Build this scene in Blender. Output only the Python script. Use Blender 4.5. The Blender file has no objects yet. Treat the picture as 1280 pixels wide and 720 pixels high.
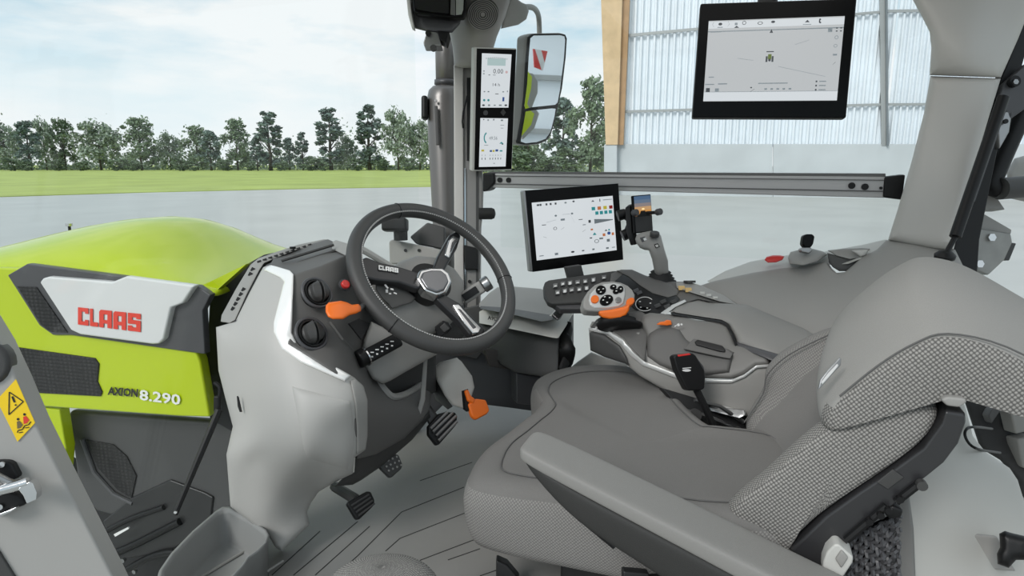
import bpy, bmesh, math, random
import numpy as np
from mathutils import Vector, Matrix
from mathutils.geometry import delaunay_2d_cdt

# ------------------------------------------------------------------ camera, sky, light, exposure
SC = bpy.context.scene
EYE = 2.75                                  # eye height above the yard
YAW, PITCH, FPX = math.radians(70), math.atan(155/800), 800.0
FW = Vector((math.sin(YAW)*math.cos(PITCH), math.cos(YAW)*math.cos(PITCH), -math.sin(PITCH)))
RT = Vector((math.cos(YAW), -math.sin(YAW), 0))
UP = RT.cross(FW)
CAM = Vector((-1.2, 0, 0))                  # cab coordinates: z measured from eye height
cd = bpy.data.cameras.new('camera'); cam = bpy.data.objects.new('camera', cd)
SC.collection.objects.link(cam); SC.camera = cam
cd.sensor_width = 36; cd.lens = 36*FPX/1280; cd.clip_start = .05; cd.clip_end = 3000
M = Matrix((RT, UP, -FW)).transposed().to_4x4(); M.translation = CAM+Vector((0, 0, EYE)); cam.matrix_world = M
SC.view_settings.view_transform = 'Standard'; SC.view_settings.look = 'None'
SC.view_settings.gamma = 1; SC.view_settings.exposure = 0.0; SC.view_settings.use_curve_mapping = False

W = bpy.data.worlds.new('sky'); SC.world = W; W.use_nodes = True
nt = W.node_tree; nt.nodes.clear()
def nd(t, **k):
    n = nt.nodes.new(t)
    for a, b in k.items(): setattr(n, a, b)
    return n
out = nd('ShaderNodeOutputWorld'); bg = nd('ShaderNodeBackground'); tc = nd('ShaderNodeTexCoord')
sep = nd('ShaderNodeSeparateXYZ'); nt.links.new(tc.outputs['Generated'], sep.inputs[0])
ramp = nd('ShaderNodeValToRGB'); nt.links.new(sep.outputs['Z'], ramp.inputs[0])
cr = ramp.color_ramp; cr.elements[0].position = 0.0; cr.elements[0].color = (.90, .95, .98, 1)
cr.elements[1].position = .55; cr.elements[1].color = (.40, .56, .68, 1)
e = cr.elements.new(.10); e.color = (.78, .90, .955, 1)
e = cr.elements.new(.24); e.color = (.38, .63, .79, 1)
mp = nd('ShaderNodeMapping'); mp.inputs['Scale'].default_value = (1.6, 1.6, 6.0); mp.inputs['Location'].default_value = (.3, .1, .2)
nt.links.new(tc.outputs['Generated'], mp.inputs[0])
ns = nd('ShaderNodeTexNoise'); ns.inputs['Scale'].default_value = 2.2; ns.inputs['Detail'].default_value = 7; ns.inputs['Roughness'].default_value = .55
nt.links.new(mp.outputs[0], ns.inputs['Vector'])
r2 = nd('ShaderNodeValToRGB'); r2.color_ramp.elements[0].position = .38; r2.color_ramp.elements[1].position = .60
nt.links.new(ns.outputs['Fac'], r2.inputs[0])
mx = nd('ShaderNodeMixRGB'); nt.links.new(r2.outputs[0], mx.inputs[0]); nt.links.new(ramp.outputs[0], mx.inputs[1])
mx.inputs[2].default_value = (.93, .965, .985, 1)
nt.links.new(mx.outputs[0], bg.inputs['Color']); bg.inputs['Strength'].default_value = 1.0
nt.links.new(bg.outputs[0], out.inputs[0])

sd = bpy.data.lights.new('sun', 'SUN'); sun = bpy.data.objects.new('sun', sd); SC.collection.objects.link(sun)
sd.energy = 2.0; sd.angle = math.radians(22); sd.color = (1, .98, .96)
sun.rotation_euler = Vector((.85, -.25, -.66)).to_track_quat('-Z', 'Y').to_euler(); sun.location = (-5, 5, 12)
dl_ = bpy.data.lights.new('cab_fill_light', 'AREA'); dlo = bpy.data.objects.new('cab_fill_light', dl_); SC.collection.objects.link(dlo)
dl_.shape = 'RECTANGLE'; dl_.size = 1.1; dl_.size_y = .9; dl_.energy = 3.2; dl_.color = (1, .99, .985); dlo.location = (.1, .12, EYE+.595)  # unseen area light added under the roof to brighten the cab

# ------------------------------------------------------------------ helpers
def ray(x, y): return FW + RT*((x-640)/FPX) - UP*((y-360)/FPX)
def P(x, y, D): return CAM + ray(x, y)*D
def onX(x, y, X): r = ray(x, y); return CAM + r*((X-CAM.x)/r.x)
def onY(x, y, Y): r = ray(x, y); return CAM + r*((Y-CAM.y)/r.y)
def onZ(x, y, Z): r = ray(x, y); return CAM + r*((Z-CAM.z)/r.z)
def dep(p): return (p-CAM).dot(FW)
def px(p): d = p-CAM; D = d.dot(FW); return 640+FPX*d.dot(RT)/D, 360-FPX*d.dot(UP)/D
V = Vector
class Plane:
    def __init__(s, p, n):
        s.p = V(p); n = V(n).normalized()
        s.n = n if n.dot(CAM-s.p) > 0 else -n
    def at(s, x, y, off=0):
        r = ray(x, y); q = s.p+s.n*off
        return CAM + r*((q-CAM).dot(s.n)/r.dot(s.n))
def plane3(a, b, c): return Plane(a, (b-a).cross(c-a))
def vplane(a, b): return Plane(a, (b-a).cross(V((0, 0, 1))))
def quad3d(c, D0):
    """the parallelogram whose corners are seen at the four pixels c, first corner at depth D0"""
    r = [ray(*q) for q in c]
    A = np.array([[-r[1][i], r[2][i], -r[3][i]] for i in range(3)]); b = np.array([-r[0][i] for i in range(3)])
    k = np.linalg.solve(A, b)
    D = [D0, D0*k[0], D0*k[1], D0*k[2]]
    return [CAM+r[i]*D[i] for i in range(4)]

MATS = {}
def mat(name, col, rough=.5, metal=0, bump=0, bscale=200, kind='noise', var=0, vscale=8, coat=0, emit=None, spec=.5, dots=0, dcol=None):
    if name in MATS: return MATS[name]
    if emit is None and not metal > .5 and max(col)-min(col) < .035: col = (col[0]*1.01, col[1], col[2]*.975)      # the plastics are neutral to faintly warm greys
    if dcol: dcol = (dcol[0]*1.02, dcol[1], dcol[2]*.965)
    m = bpy.data.materials.new(name); m.use_nodes = True; t = m.node_tree; b = t.nodes['Principled BSDF']
    b.inputs['Base Color'].default_value = (*col, 1); b.inputs['Roughness'].default_value = rough; b.inputs['Metallic'].default_value = metal
    b.inputs['Specular IOR Level'].default_value = spec; b.inputs['Coat Weight'].default_value = coat
    tx = t.nodes.new('ShaderNodeTexCoord')
    g = t.nodes.new('ShaderNodeNewGeometry')
    if emit is not None:
        b.inputs['Emission Color'].default_value = (*col, 1); b.inputs['Emission Strength'].default_value = emit
        b.inputs['Base Color'].default_value = (0.02, .02, .02, 1)
    src = None
    if var:
        n = t.nodes.new('ShaderNodeTexNoise'); n.inputs['Scale'].default_value = vscale; n.inputs['Detail'].default_value = 5
        t.links.new(g.outputs['Position'], n.inputs['Vector'])
        r = t.nodes.new('ShaderNodeValToRGB'); r.color_ramp.elements[0].position = .3; r.color_ramp.elements[1].position = .7
        r.color_ramp.elements[0].color = (*[c*(1-var) for c in col], 1); r.color_ramp.elements[1].color = (*[min(1, c*(1+var)) for c in col], 1)
        t.links.new(n.outputs['Fac'], r.inputs[0]); src = r.outputs[0]
    if kind == 'weave':
        v = t.nodes.new('ShaderNodeTexVoronoi'); v.inputs['Scale'].default_value = bscale; v.inputs['Randomness'].default_value = .12; v.voronoi_dimensions = '2D'
        mpp = t.nodes.new('ShaderNodeMapping'); mpp.inputs['Rotation'].default_value = (0, 0, math.radians(45))
        t.links.new(tx.outputs['Object' if 'mesh' in name else 'UV'], mpp.inputs[0])
        if 'mesh' in name: v.voronoi_dimensions = '3D'
        t.links.new(mpp.outputs[0], v.inputs['Vector'])
        r = t.nodes.new('ShaderNodeValToRGB'); r.color_ramp.elements[0].position = .22; r.color_ramp.elements[1].position = .5
        dc = dcol or [min(1, c*1.9) for c in col]
        r.color_ramp.elements[0].color = (*dc, 1); r.color_ramp.elements[1].color = (*col, 1)
        t.links.new(v.outputs['Distance'], r.inputs[0]); src = r.outputs[0]
        bp = t.nodes.new('ShaderNodeBump'); bp.inputs['Strength'].default_value = bump or .4; bp.inputs['Distance'].default_value = .002; bp.invert = True
        t.links.new(v.outputs['Distance'], bp.inputs['Height']); t.links.new(bp.outputs[0], b.inputs['Normal'])
    elif bump:
        n = t.nodes.new('ShaderNodeTexNoise'); n.inputs['Scale'].default_value = bscale; n.inputs['Detail'].default_value = 3
        t.links.new(g.outputs['Position'], n.inputs['Vector'])
        bp = t.nodes.new('ShaderNodeBump'); bp.inputs['Strength'].default_value = bump; bp.inputs['Distance'].default_value = .001
        t.links.new(n.outputs['Fac'], bp.inputs['Height']); t.links.new(bp.outputs[0], b.inputs['Normal'])
    if src: t.links.new(src, b.inputs['Base Color'])
    MATS[name] = m; return m
def G(v): return ((v/255)/12.92 if v/255 <= .04045 else ((v/255+.055)/1.055)**2.4)
def C3(r, g=None, b=None):
    if g is None: g = b = r
    return (G(r), G(g), G(b))

ORI = {}
def thing(name, label, cat, loc, group=None, kind=None):
    o = bpy.data.objects.new(name, None); SC.collection.objects.link(o); o.empty_display_size = .1
    loc = V(loc); o.location = loc+V((0, 0, EYE)); ORI[o] = loc
    if label: o['label'] = label
    if cat: o['category'] = cat
    if group: o['group'] = group
    if kind: o['kind'] = kind
    return o
def tag(o, label=None, cat=None, group=None, kind=None):
    if label: o['label'] = label
    if cat: o['category'] = cat
    if group: o['group'] = group
    if kind: o['kind'] = kind
    return o
def mk(name, vs, fs, m, parent=None, smooth=False, bevel=0, sub=0, seg=2, label=None, solid=0):
    vs = [V(v) for v in vs]
    lo = V([min(v[i] for v in vs) for i in range(3)]); hi = V([max(v[i] for v in vs) for i in range(3)])
    c = (lo+hi)/2
    me = bpy.data.meshes.new(name); me.from_pydata([tuple(v-c) for v in vs], [], fs)
    bm = bmesh.new(); bm.from_mesh(me); bmesh.ops.recalc_face_normals(bm, faces=bm.faces); bm.to_mesh(me); bm.free()
    if smooth: me.shade_smooth()
    me.materials.append(m)
    o = bpy.data.objects.new(name, me); SC.collection.objects.link(o); ORI[o] = c
    if parent is not None: o.parent = parent; o.location = c-ORI[parent]
    else: o.location = c+V((0, 0, EYE))
    if bevel:
        b = o.modifiers.new('bevel', 'BEVEL'); b.width = bevel; b.segments = seg; b.limit_method = 'ANGLE'; b.angle_limit = math.radians(32)
        b.harden_normals = False
        if not smooth: me.shade_smooth(); w = o.modifiers.new('wn', 'WEIGHTED_NORMAL'); w.keep_sharp = True
    if sub:
        s = o.modifiers.new('sub', 'SUBSURF'); s.levels = s.render_levels = sub
    if label: o['label'] = label
    return o
def dup(o, to, parent=None, label=None, name=None):
    c = o.copy(); SC.collection.objects.link(c); to = V(to); ORI[c] = to
    if 'label' in c and not label: pass
    if label: c['label'] = label
    c.parent = parent
    c.location = to-ORI[parent] if parent is not None else to+V((0, 0, EYE))
    return c
def prism(front, back):
    n = len(front); vs = list(front)+list(back)
    fs = [list(range(n)), [2*n-1-i for i in range(n)]]+[[i, (i+1) % n, n+(i+1) % n, n+i] for i in range(n)]
    return vs, fs
def slab(name, pts, pl, thick, m, parent=None, off=0, bevel=0, seg=2, label=None, smooth=False):
    """outline seen at pixels pts lying on the real plane pl, with real thickness behind it"""
    f = [pl.at(x, y, off) for x, y in pts]; b = [p-pl.n*thick for p in f]
    vs, fs = prism(f, b); return mk(name, vs, fs, m, parent, bevel=bevel, seg=seg, label=label, smooth=smooth)
def boxv(c, a, b, n):
    vs = [c+a*i+b*j+n*k for i in (-1, 1) for j in (-1, 1) for k in (-1, 1)]
    fs = [(0, 1, 3, 2), (4, 6, 7, 5), (0, 4, 5, 1), (2, 3, 7, 6), (0, 2, 6, 4), (1, 5, 7, 3)]
    return vs, fs
def box(name, c, a, b, n, m, parent=None, bevel=0, seg=2, label=None):
    vs, fs = boxv(V(c), V(a), V(b), V(n)); return mk(name, vs, fs, m, parent, bevel=bevel, seg=seg, label=label)
def frame(d):
    d = V(d).normalized(); a = d.cross(V((0, 0, 1)))
    if a.length < .1: a = d.cross(V((1, 0, 0)))
    a.normalize(); return a, d.cross(a)
def tubev(pts, r, k=12, closed=False, flat=1, up=None):
    pts = [V(p) for p in pts]; n = len(pts); r = r if hasattr(r, '__len__') else [r]*n
    vs, fs = [], []; a = None
    for i, p in enumerate(pts):
        d = (pts[(i+1) % n]-pts[i-1]) if closed else (pts[min(i+1, n-1)]-pts[max(i-1, 0)])
        d.normalize()
        if a is None: a = frame(d)[0] if up is None else V(up)
        a = (a-d*a.dot(d)).normalized(); b = d.cross(a)
        for j in range(k):
            t = 2*math.pi*j/k; vs.append(p+(a*math.cos(t)+b*math.sin(t)*flat)*r[i])
    m = n if closed else n-1
    for i in range(m):
        for j in range(k):
            q = (i+1) % n; fs.append((i*k+j, i*k+(j+1) % k, q*k+(j+1) % k, q*k+j))
    if not closed: fs += [list(range(k))[::-1], [(n-1)*k+j for j in range(k)]]
    return vs, fs
def crv(pts, m=6, closed=False):
    """Catmull-Rom through points (tuples or vectors)"""
    pts = [V(p) for p in pts]; n = len(pts); o = []
    rng = range(n) if closed else range(n-1)
    for i in rng:
        g = lambda k: pts[k % n] if closed else pts[max(0, min(n-1, k))]
        a, b, c, d = g(i-1), g(i), g(i+1), g(i+2)
        for j in range(m):
            t = j/m; o.append(.5*((2*b)+(c-a)*t+(2*a-5*b+4*c-d)*t*t+(3*b-a-3*c+d)*t**3))
    if not closed: o.append(pts[-1])
    return o
def tube(name, pts, r, m, parent=None, k=12, closed=False, flat=1, up=None, label=None):
    vs, fs = tubev(pts, r, k, closed, flat, up)
    o = mk(name, vs, fs, m, parent, smooth=True, label=label)
    if not closed: sharp(o)
    return o
def sharp(o, ang=40):
    o.data.shade_smooth()
    bm = bmesh.new(); bm.from_mesh(o.data)
    for e in bm.edges:
        if len(e.link_faces) == 2 and e.calc_face_angle(0) > math.radians(ang): e.smooth = False
    bm.to_mesh(o.data); bm.free()
def cyl(name, c, n, r, h, m, parent=None, k=24, r2=None, bevel=0, label=None, prof=None):
    """solid of revolution about n: prof = [(radius, height)...] else a plain drum"""
    c = V(c); n = V(n).normalized(); a, b = frame(n)
    prof = prof or [(r, 0), (r2 if r2 is not None else r, h)]
    vs, fs = [], []
    for (q, z) in prof:
        for j in range(k):
            t = 2*math.pi*j/k; vs.append(c+n*z+(a*math.cos(t)+b*math.sin(t))*q)
    for i in range(len(prof)-1):
        for j in range(k): fs.append((i*k+j, i*k+(j+1) % k, (i+1)*k+(j+1) % k, (i+1)*k+j))
    fs += [list(range(k))[::-1], [(len(prof)-1)*k+j for j in range(k)]]
    o = mk(name, vs, fs, m, parent, label=label); sharp(o)
    if bevel: bb = o.modifiers.new('b', 'BEVEL'); bb.width = bevel; bb.segments = 2; bb.angle_limit = math.radians(40)
    return o
def rings(name, R_, m, parent=None, cap=True, smooth=True, sub=0, label=None, bevel=0, closedrings=False):
    """loft through closed rings of equal count"""
    k = len(R_[0]); vs = [p for r in R_ for p in r]; fs = []
    n = len(R_)
    for i in range(n if closedrings else n-1):
        q = (i+1) % n
        for j in range(k): fs.append((i*k+j, i*k+(j+1) % k, q*k+(j+1) % k, q*k+j))
    if cap and not closedrings: fs += [list(range(k))[::-1], [(n-1)*k+j for j in range(k)]]
    o = mk(name, vs, fs, m, parent, smooth=smooth, sub=sub, label=label, bevel=bevel)
    if closedrings: return o
    ur = max(R_, key=lambda r: sum((r[j]-r[j-1]).length for j in range(k)))
    U_ = [0.]
    for j in range(k): U_.append(U_[-1]+(ur[(j+1) % k]-ur[j]).length)
    Vv = [0.]
    for i in range(1, n): Vv.append(Vv[-1]+sum((R_[i][j]-R_[i-1][j]).length for j in range(0, k, 4))/len(range(0, k, 4)))
    uv = o.data.uv_layers.new(name='uv')
    for p in o.data.polygons:
        vi = [o.data.loops[l].vertex_index for l in p.loop_indices]
        if len(vi) != 4:
            for l in p.loop_indices:
                q = o.data.vertices[o.data.loops[l].vertex_index].co; uv.data[l].uv = (q.y, q.z)
            continue
        js = [v % k for v in vi]; wrap = 0 in js and k-1 in js
        for l, v in zip(p.loop_indices, vi):
            j = v % k; q = o.data.vertices[v].co
            if abs(p.normal.x) > .55: uv.data[l].uv = (q.y, q.z)
            elif name in ('backrest', 'headrest'): uv.data[l].uv = (U_[k] if (wrap and j == 0) else U_[j], q.x)
            else: uv.data[l].uv = (U_[k] if (wrap and j == 0) else U_[j], Vv[v//k])
    return o

def _tps(ctrl):
    X = np.array([(a, b) for a, b, _ in ctrl])/100.; z = np.array([c for _, _, c in ctrl]); n = len(X)
    if n < 4:
        A = np.c_[X, np.ones(n)]; w = np.linalg.lstsq(A, z, rcond=None)[0]
        return lambda x, y: np.c_[np.atleast_1d(x)/100., np.atleast_1d(y)/100., np.ones(np.size(x))] @ w
    def U(r2): return np.where(r2 > 0, .5*r2*np.log(np.maximum(r2, 1e-12)), 0)
    K = U(((X[:, None]-X[None])**2).sum(-1))+np.eye(n)*1e-4
    Pm = np.c_[X, np.ones(n)]
    A = np.block([[K, Pm], [Pm.T, np.zeros((3, 3))]]); w = np.linalg.lstsq(A, np.r_[z, 0, 0, 0], rcond=None)[0]
    def f(x, y):
        Q = np.c_[np.atleast_1d(x)/100., np.atleast_1d(y)/100.]
        return U(((Q[:, None]-X[None])**2).sum(-1)) @ w[:n] + np.c_[Q, np.ones(len(Q))] @ w[n:]
    return f
def surf(ctrl): return _tps(ctrl)
def resample(pts, step):
    o = []; n = len(pts)
    for i in range(n):
        a, b = pts[i], pts[(i+1) % n]; L = math.dist(a, b); k = max(1, int(round(L/step)))
        for j in range(k): o.append((a[0]+(b[0]-a[0])*j/k, a[1]+(b[1]-a[1])*j/k))
    return o
def sheet(name, outline, ctrl, m, parent=None, thick=.03, rnd=.01, step=7, tdir=None, smooth_outline=False, label=None, off=0, rdir=None):
    """curved moulding: outline (pixels), true depths at control points (px, py, D), rounded edge of radius rnd, real thickness"""
    f = _tps(ctrl) if not callable(ctrl) else ctrl
    if smooth_outline: outline = [(p.x, p.y) for p in crv([(x, y, 0) for x, y in outline], 4, True)]
    ol = resample(outline, step)
    n = len(ol); A = np.array(ol); B = np.roll(A, -1, 0)
    def dist(q):
        d = B-A; t = np.clip((((q[:, None]-A[None])*d[None]).sum(-1))/np.maximum((d**2).sum(-1), 1e-9), 0, 1)
        return np.sqrt(((A[None]+t[..., None]*d[None]-q[:, None])**2).sum(-1)).min(1)
    lo, hi = A.min(0), A.max(0)
    gx, gy = np.meshgrid(np.arange(lo[0]+step/2, hi[0], step), np.arange(lo[1]+step/2, hi[1], step)); Q = np.c_[gx.ravel(), gy.ravel()]
    # inside test
    ins = np.zeros(len(Q), bool)
    for (x1, y1), (x2, y2) in zip(A, B):
        c = ((y1 > Q[:, 1]) != (y2 > Q[:, 1])); 
        if y1 != y2: ins ^= c & (Q[:, 0] < (x2-x1)*(Q[:, 1]-y1)/(y2-y1)+x1)
    Q = Q[ins]; 
    Dm = float(np.mean(f(A[:, 0], A[:, 1]))); rp = rnd*FPX/Dm
    ed = []
    if rnd:                                     # inner offset rows follow the outline so the rounding is crisp
        for fr in (.12, .4, .75):
            for i in range(n):
                t = A[(i+1) % n]-A[i-1]; L = np.hypot(*t)
                if L < 1e-6: continue
                for s in (1, -1):
                    q = A[i]+np.array((-t[1], t[0]))/L*s*rp*fr
                    ed.append(q)
        ed = np.array(ed); insd = np.zeros(len(ed), bool)
        for (x1, y1), (x2, y2) in zip(A, B):
            if y1 != y2: insd ^= ((y1 > ed[:, 1]) != (y2 > ed[:, 1])) & (ed[:, 0] < (x2-x1)*(ed[:, 1]-y1)/(y2-y1)+x1)
        ed = ed[insd]; dd = dist(ed); ed = ed[dd > rp*.08]
    Q = Q[dist(Q) > max(rp*1.0, step*.45)] if len(Q) else Q
    allp = np.vstack([A]+([ed] if rnd and len(ed) else [])+([Q] if len(Q) else []))
    D = f(allp[:, 0], allp[:, 1])-off
    if rnd:
        d = np.minimum(dist(allp)*D/FPX, rnd); d[:n] = 0
        D = D+(rnd-np.sqrt(np.maximum(0, rnd**2-(rnd-d)**2)))
    res = delaunay_2d_cdt([V((float(a), float(b))) for a, b in allp], [], [list(range(n))], 1, 1e-5)
    vv, ee, ff, ov = res[0], res[1], res[2], res[3]
    Dv = f(np.array([v.x for v in vv]), np.array([v.y for v in vv]))-off
    if rnd:
        q = np.array([(v.x, v.y) for v in vv]); d = np.minimum(dist(q)*Dv/FPX, rnd)
        Dv = Dv+(rnd-np.sqrt(np.maximum(0, rnd**2-(rnd-d)**2)))
    front = [P(v.x, v.y, float(z)) for v, z in zip(vv, Dv)]
    td = V(tdir).normalized() if tdir is not None else None
    back = [p+(td if td else (p-CAM).normalized())*thick for p in front]
    N = len(front); fs = [list(t) for t in ff]
    from collections import Counter
    ec = Counter(); dr = {}
    for t in fs:
        for i in range(len(t)):
            a, b = t[i], t[(i+1) % len(t)]; ec[(min(a, b), max(a, b))] += 1; dr[(min(a, b), max(a, b))] = (a, b)
    bs = [[i+N for i in t[::-1]] for t in fs]
    side = [[dr[e][1], dr[e][0], dr[e][0]+N, dr[e][1]+N] for e, c in ec.items() if c == 1]
    o = mk(name, front+back, fs+bs+side, m, parent, label=label)
    sharp(o, 50); return o

FONT = None
def textmesh(s, bold=False, shear=0):      # bold may be a number: how far the strokes are fattened
    c = bpy.data.curves.new('t', 'FONT'); c.body = s; c.shear = shear; c.resolution_u = 2
    if bold: c.offset = .022 if bold is True else bold
    o = bpy.data.objects.new('t', c); SC.collection.objects.link(o)
    dg = bpy.context.evaluated_depsgraph_get(); me = bpy.data.meshes.new_from_object(o.evaluated_get(dg))
    vs = [v.co.copy() for v in me.vertices]; fs = [list(p.vertices) for p in me.polygons]
    bpy.data.objects.remove(o); bpy.data.meshes.remove(me); return vs, fs
def text(name, s, quad, m, parent=None, off=.0012, bold=False, n=None, shear=0, label=None):
    """lettering printed on a surface: quad = TL, TR, BR, BL points of its bounding box"""
    vs, fs = textmesh(s, bold, shear)
    x0, x1 = min(v.x for v in vs), max(v.x for v in vs); y0, y1 = min(v.y for v in vs), max(v.y for v in vs)
    a, b, c, d = quad; nn = n or (b-a).cross(d-a).normalized()
    if nn.dot(CAM-a) < 0: nn = -nn
    o = []
    for v in vs:
        u = (v.x-x0)/(x1-x0); w = (y1-v.y)/(y1-y0)
        o.append((a*(1-u)+b*u)*(1-w)+(d*(1-u)+c*u)*w+nn*off)
    return mk(name, o, fs, m, parent, label=label)
def polys(name, plist, m, parent=None, label=None):
    vs, fs = [], []
    for p in plist:
        fs.append(list(range(len(vs), len(vs)+len(p)))); vs += p
    return mk(name, vs, fs, m, parent, label=label)
def circ(pl, x, y, r, k=16, off=0, ry=None, sx=0):
    """ellipse of pixel radii on plane"""
    ry = ry or r
    return [pl.at(x+r*math.cos(2*math.pi*i/k)+sx*math.sin(2*math.pi*i/k), y+ry*math.sin(2*math.pi*i/k), off) for i in range(k)]
def merge(name, vfs, m, parent=None, bevel=0, smooth=False, label=None, kind=None):
    vs, fs = [], []
    for v, f in vfs:
        n = len(vs); vs += v; fs += [[i+n for i in t] for t in f]
    o = mk(name, vs, fs, m, parent, bevel=bevel, smooth=smooth, label=label)
    if kind: o['kind'] = kind
    return o
def ellslab(name, pl, x, y, rx, ry, thick, m, parent=None, off=0, k=20, bevel=0, rot=0, label=None):
    pts = []
    for i in range(k):
        t = 2*math.pi*i/k; a, b = rx*math.cos(t), ry*math.sin(t); pts.append((x+a*math.cos(rot)-b*math.sin(rot), y+a*math.sin(rot)+b*math.cos(rot)))
    o = slab(name, pts, pl, thick, m, parent, off=off, bevel=bevel, label=label); return o
def qat(q, s, t, off=0, n=None):
    a, b, c, d = q; nn = n if n is not None else qn(q)
    return (a*(1-s)+b*s)*(1-t)+(d*(1-s)+c*s)*t+nn*off
def qn(q):
    n = (q[1]-q[0]).cross(q[3]-q[0]).normalized(); return n if n.dot(CAM-q[0]) > 0 else -n

# ------------------------------------------------------------------ materials
m_trim = mat('grey_moulded_plastic', C3(146, 145, 143), .55, bump=.25, bscale=900)
m_light = mat('light_grey_plastic', C3(190, 190, 187), .5, bump=.2, bscale=900)
m_silver = mat('silver_painted_plastic', C3(205, 206, 206), .3, metal=.35)
m_dash = mat('dark_grey_soft_plastic', C3(92, 91, 90), .6, bump=.35, bscale=1200)
m_dark = mat('charcoal_plastic', C3(60, 60, 60), .5, bump=.2, bscale=900)
m_black = mat('black_plastic', C3(20, 20, 21), .45, spec=.3)
m_gloss = mat('gloss_black', C3(6, 6, 7), .3, spec=.15)
m_rubber = mat('black_rubber', C3(34, 34, 34), .75, bump=.2, bscale=600)
m_green = mat('lime_green_paint', C3(178, 196, 22), .3, coat=.5, spec=.3)
m_orange = mat('orange_plastic', C3(236, 112, 28), .38)
m_redp = mat('red_print', C3(214, 58, 40), .5)
m_redlens = mat('red_plastic', C3(200, 50, 45), .3)
m_whitepl = mat('white_grey_hood_inlay', C3(208, 209, 210), .35, coat=.3)
m_anth = mat('anthracite_panel', C3(70, 70, 73), .4)
m_chrome = mat('chrome', (.62, .62, .62), .15, metal=1)
m_satin = mat('satin_metal', (.33, .33, .33), .35, metal=1)
m_alu = mat('brushed_aluminium_profile', C3(178, 177, 178), .4, metal=.25, bump=.1, bscale=300)
m_pillar = mat('grey_pillar_paint', C3(150, 147, 145), .45)
m_leather = mat('dark_grey_leather', C3(62, 62, 62), .5, bump=.5, bscale=700)
m_fab = mat('grey_seat_fabric', C3(115, 114, 113), .95, bump=.6, bscale=900, var=.06, vscale=700, spec=.2)
m_fabd = mat('dotted_seat_fabric', C3(96, 95, 94), .95, kind='weave', bscale=205, bump=.6, dcol=C3(156, 155, 153), spec=.2)
m_fabm = mat('ribbed_backrest_fabric', C3(112, 111, 110), .95, kind='weave', bscale=230, bump=.35, dcol=C3(140, 139, 138), spec=.2)
m_seam = mat('dark_seam', C3(92), .9)
m_vinyl = mat('grey_armrest_vinyl', C3(132, 131, 129), .6, bump=.4, bscale=800)
m_floor = mat('grey_floor_mat', C3(140, 139, 137), .6, bump=.3, bscale=500, var=.05, vscale=6)
m_groove = mat('floor_groove_black', C3(40), .8)
m_screen = mat('lit_screen', C3(222, 228, 232), .3, emit=.85)
m_screen2 = mat('lit_screen_grey', C3(200, 204, 206), .3, emit=.8)
m_scrline = mat('screen_print_dark', C3(84, 88, 94), .4)
m_scrmid = mat('screen_print_grey', C3(160, 168, 174), .4)
m_teal = mat('screen_print_teal', C3(40, 150, 155), .4, emit=.7)
m_scrorange = mat('screen_print_orange', C3(205, 120, 70), .4, emit=.7)
m_scryel = mat('screen_print_yellow', C3(205, 190, 60), .4, emit=.7)
m_scrblue = mat('screen_print_blue', C3(40, 80, 150), .4, emit=.7)
m_whitepr = mat('white_print', C3(225), .5)
m_blackpr = mat('black_print', C3(22), .5)
m_yellow = mat('yellow_sticker', C3(238, 200, 20), .4)
m_wood = mat('glued_laminated_timber', C3(208, 180, 140), .7, var=.10, vscale=1.2)
m_stal = mat('white_key_print', C3(215), .5, emit=.6)
# ------------------------------------------------------------------ the yard and the field
rnd = random.Random(7)
m_yard = mat('pale_wet_yard', C3(172, 173, 169), .32, var=.09, vscale=.25, bump=.9, bscale=5, spec=.5)
m_grass = mat('meadow_grass', C3(164, 178, 92), .9, var=.16, vscale=.12, bump=.6, bscale=5)
GZ = -EYE
yd = mk('ground', [V((-700, -700, GZ)), V((900, -700, GZ)), V((900, 900, GZ)), V((-700, 900, GZ)),
                   V((-700, -700, GZ-.3)), V((900, -700, GZ-.3)), V((900, 900, GZ-.3)), V((-700, 900, GZ-.3))],
        [(0, 1, 2, 3), (7, 6, 5, 4), (0, 4, 5, 1), (1, 5, 6, 2), (2, 6, 7, 3), (3, 7, 4, 0)], m_yard); yd['kind'] = 'structure'
edge = [onZ(x, y, GZ+.06) for x, y in [(-900, 262), (-300, 251), (0, 245.5), (180, 240), (360, 236), (540, 233), (660, 232), (800, 232)]]
far = [onZ(x, 206.3, GZ+.06) for x in (800, 540, 0, -900)]
vs, fs = prism(edge+far, [p-V((0, 0, .12)) for p in edge+far])
gr = mk('trim_1', vs, fs, m_grass); gr['kind'] = 'structure'; gr['label'] = 'green meadow beyond the yard'

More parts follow.
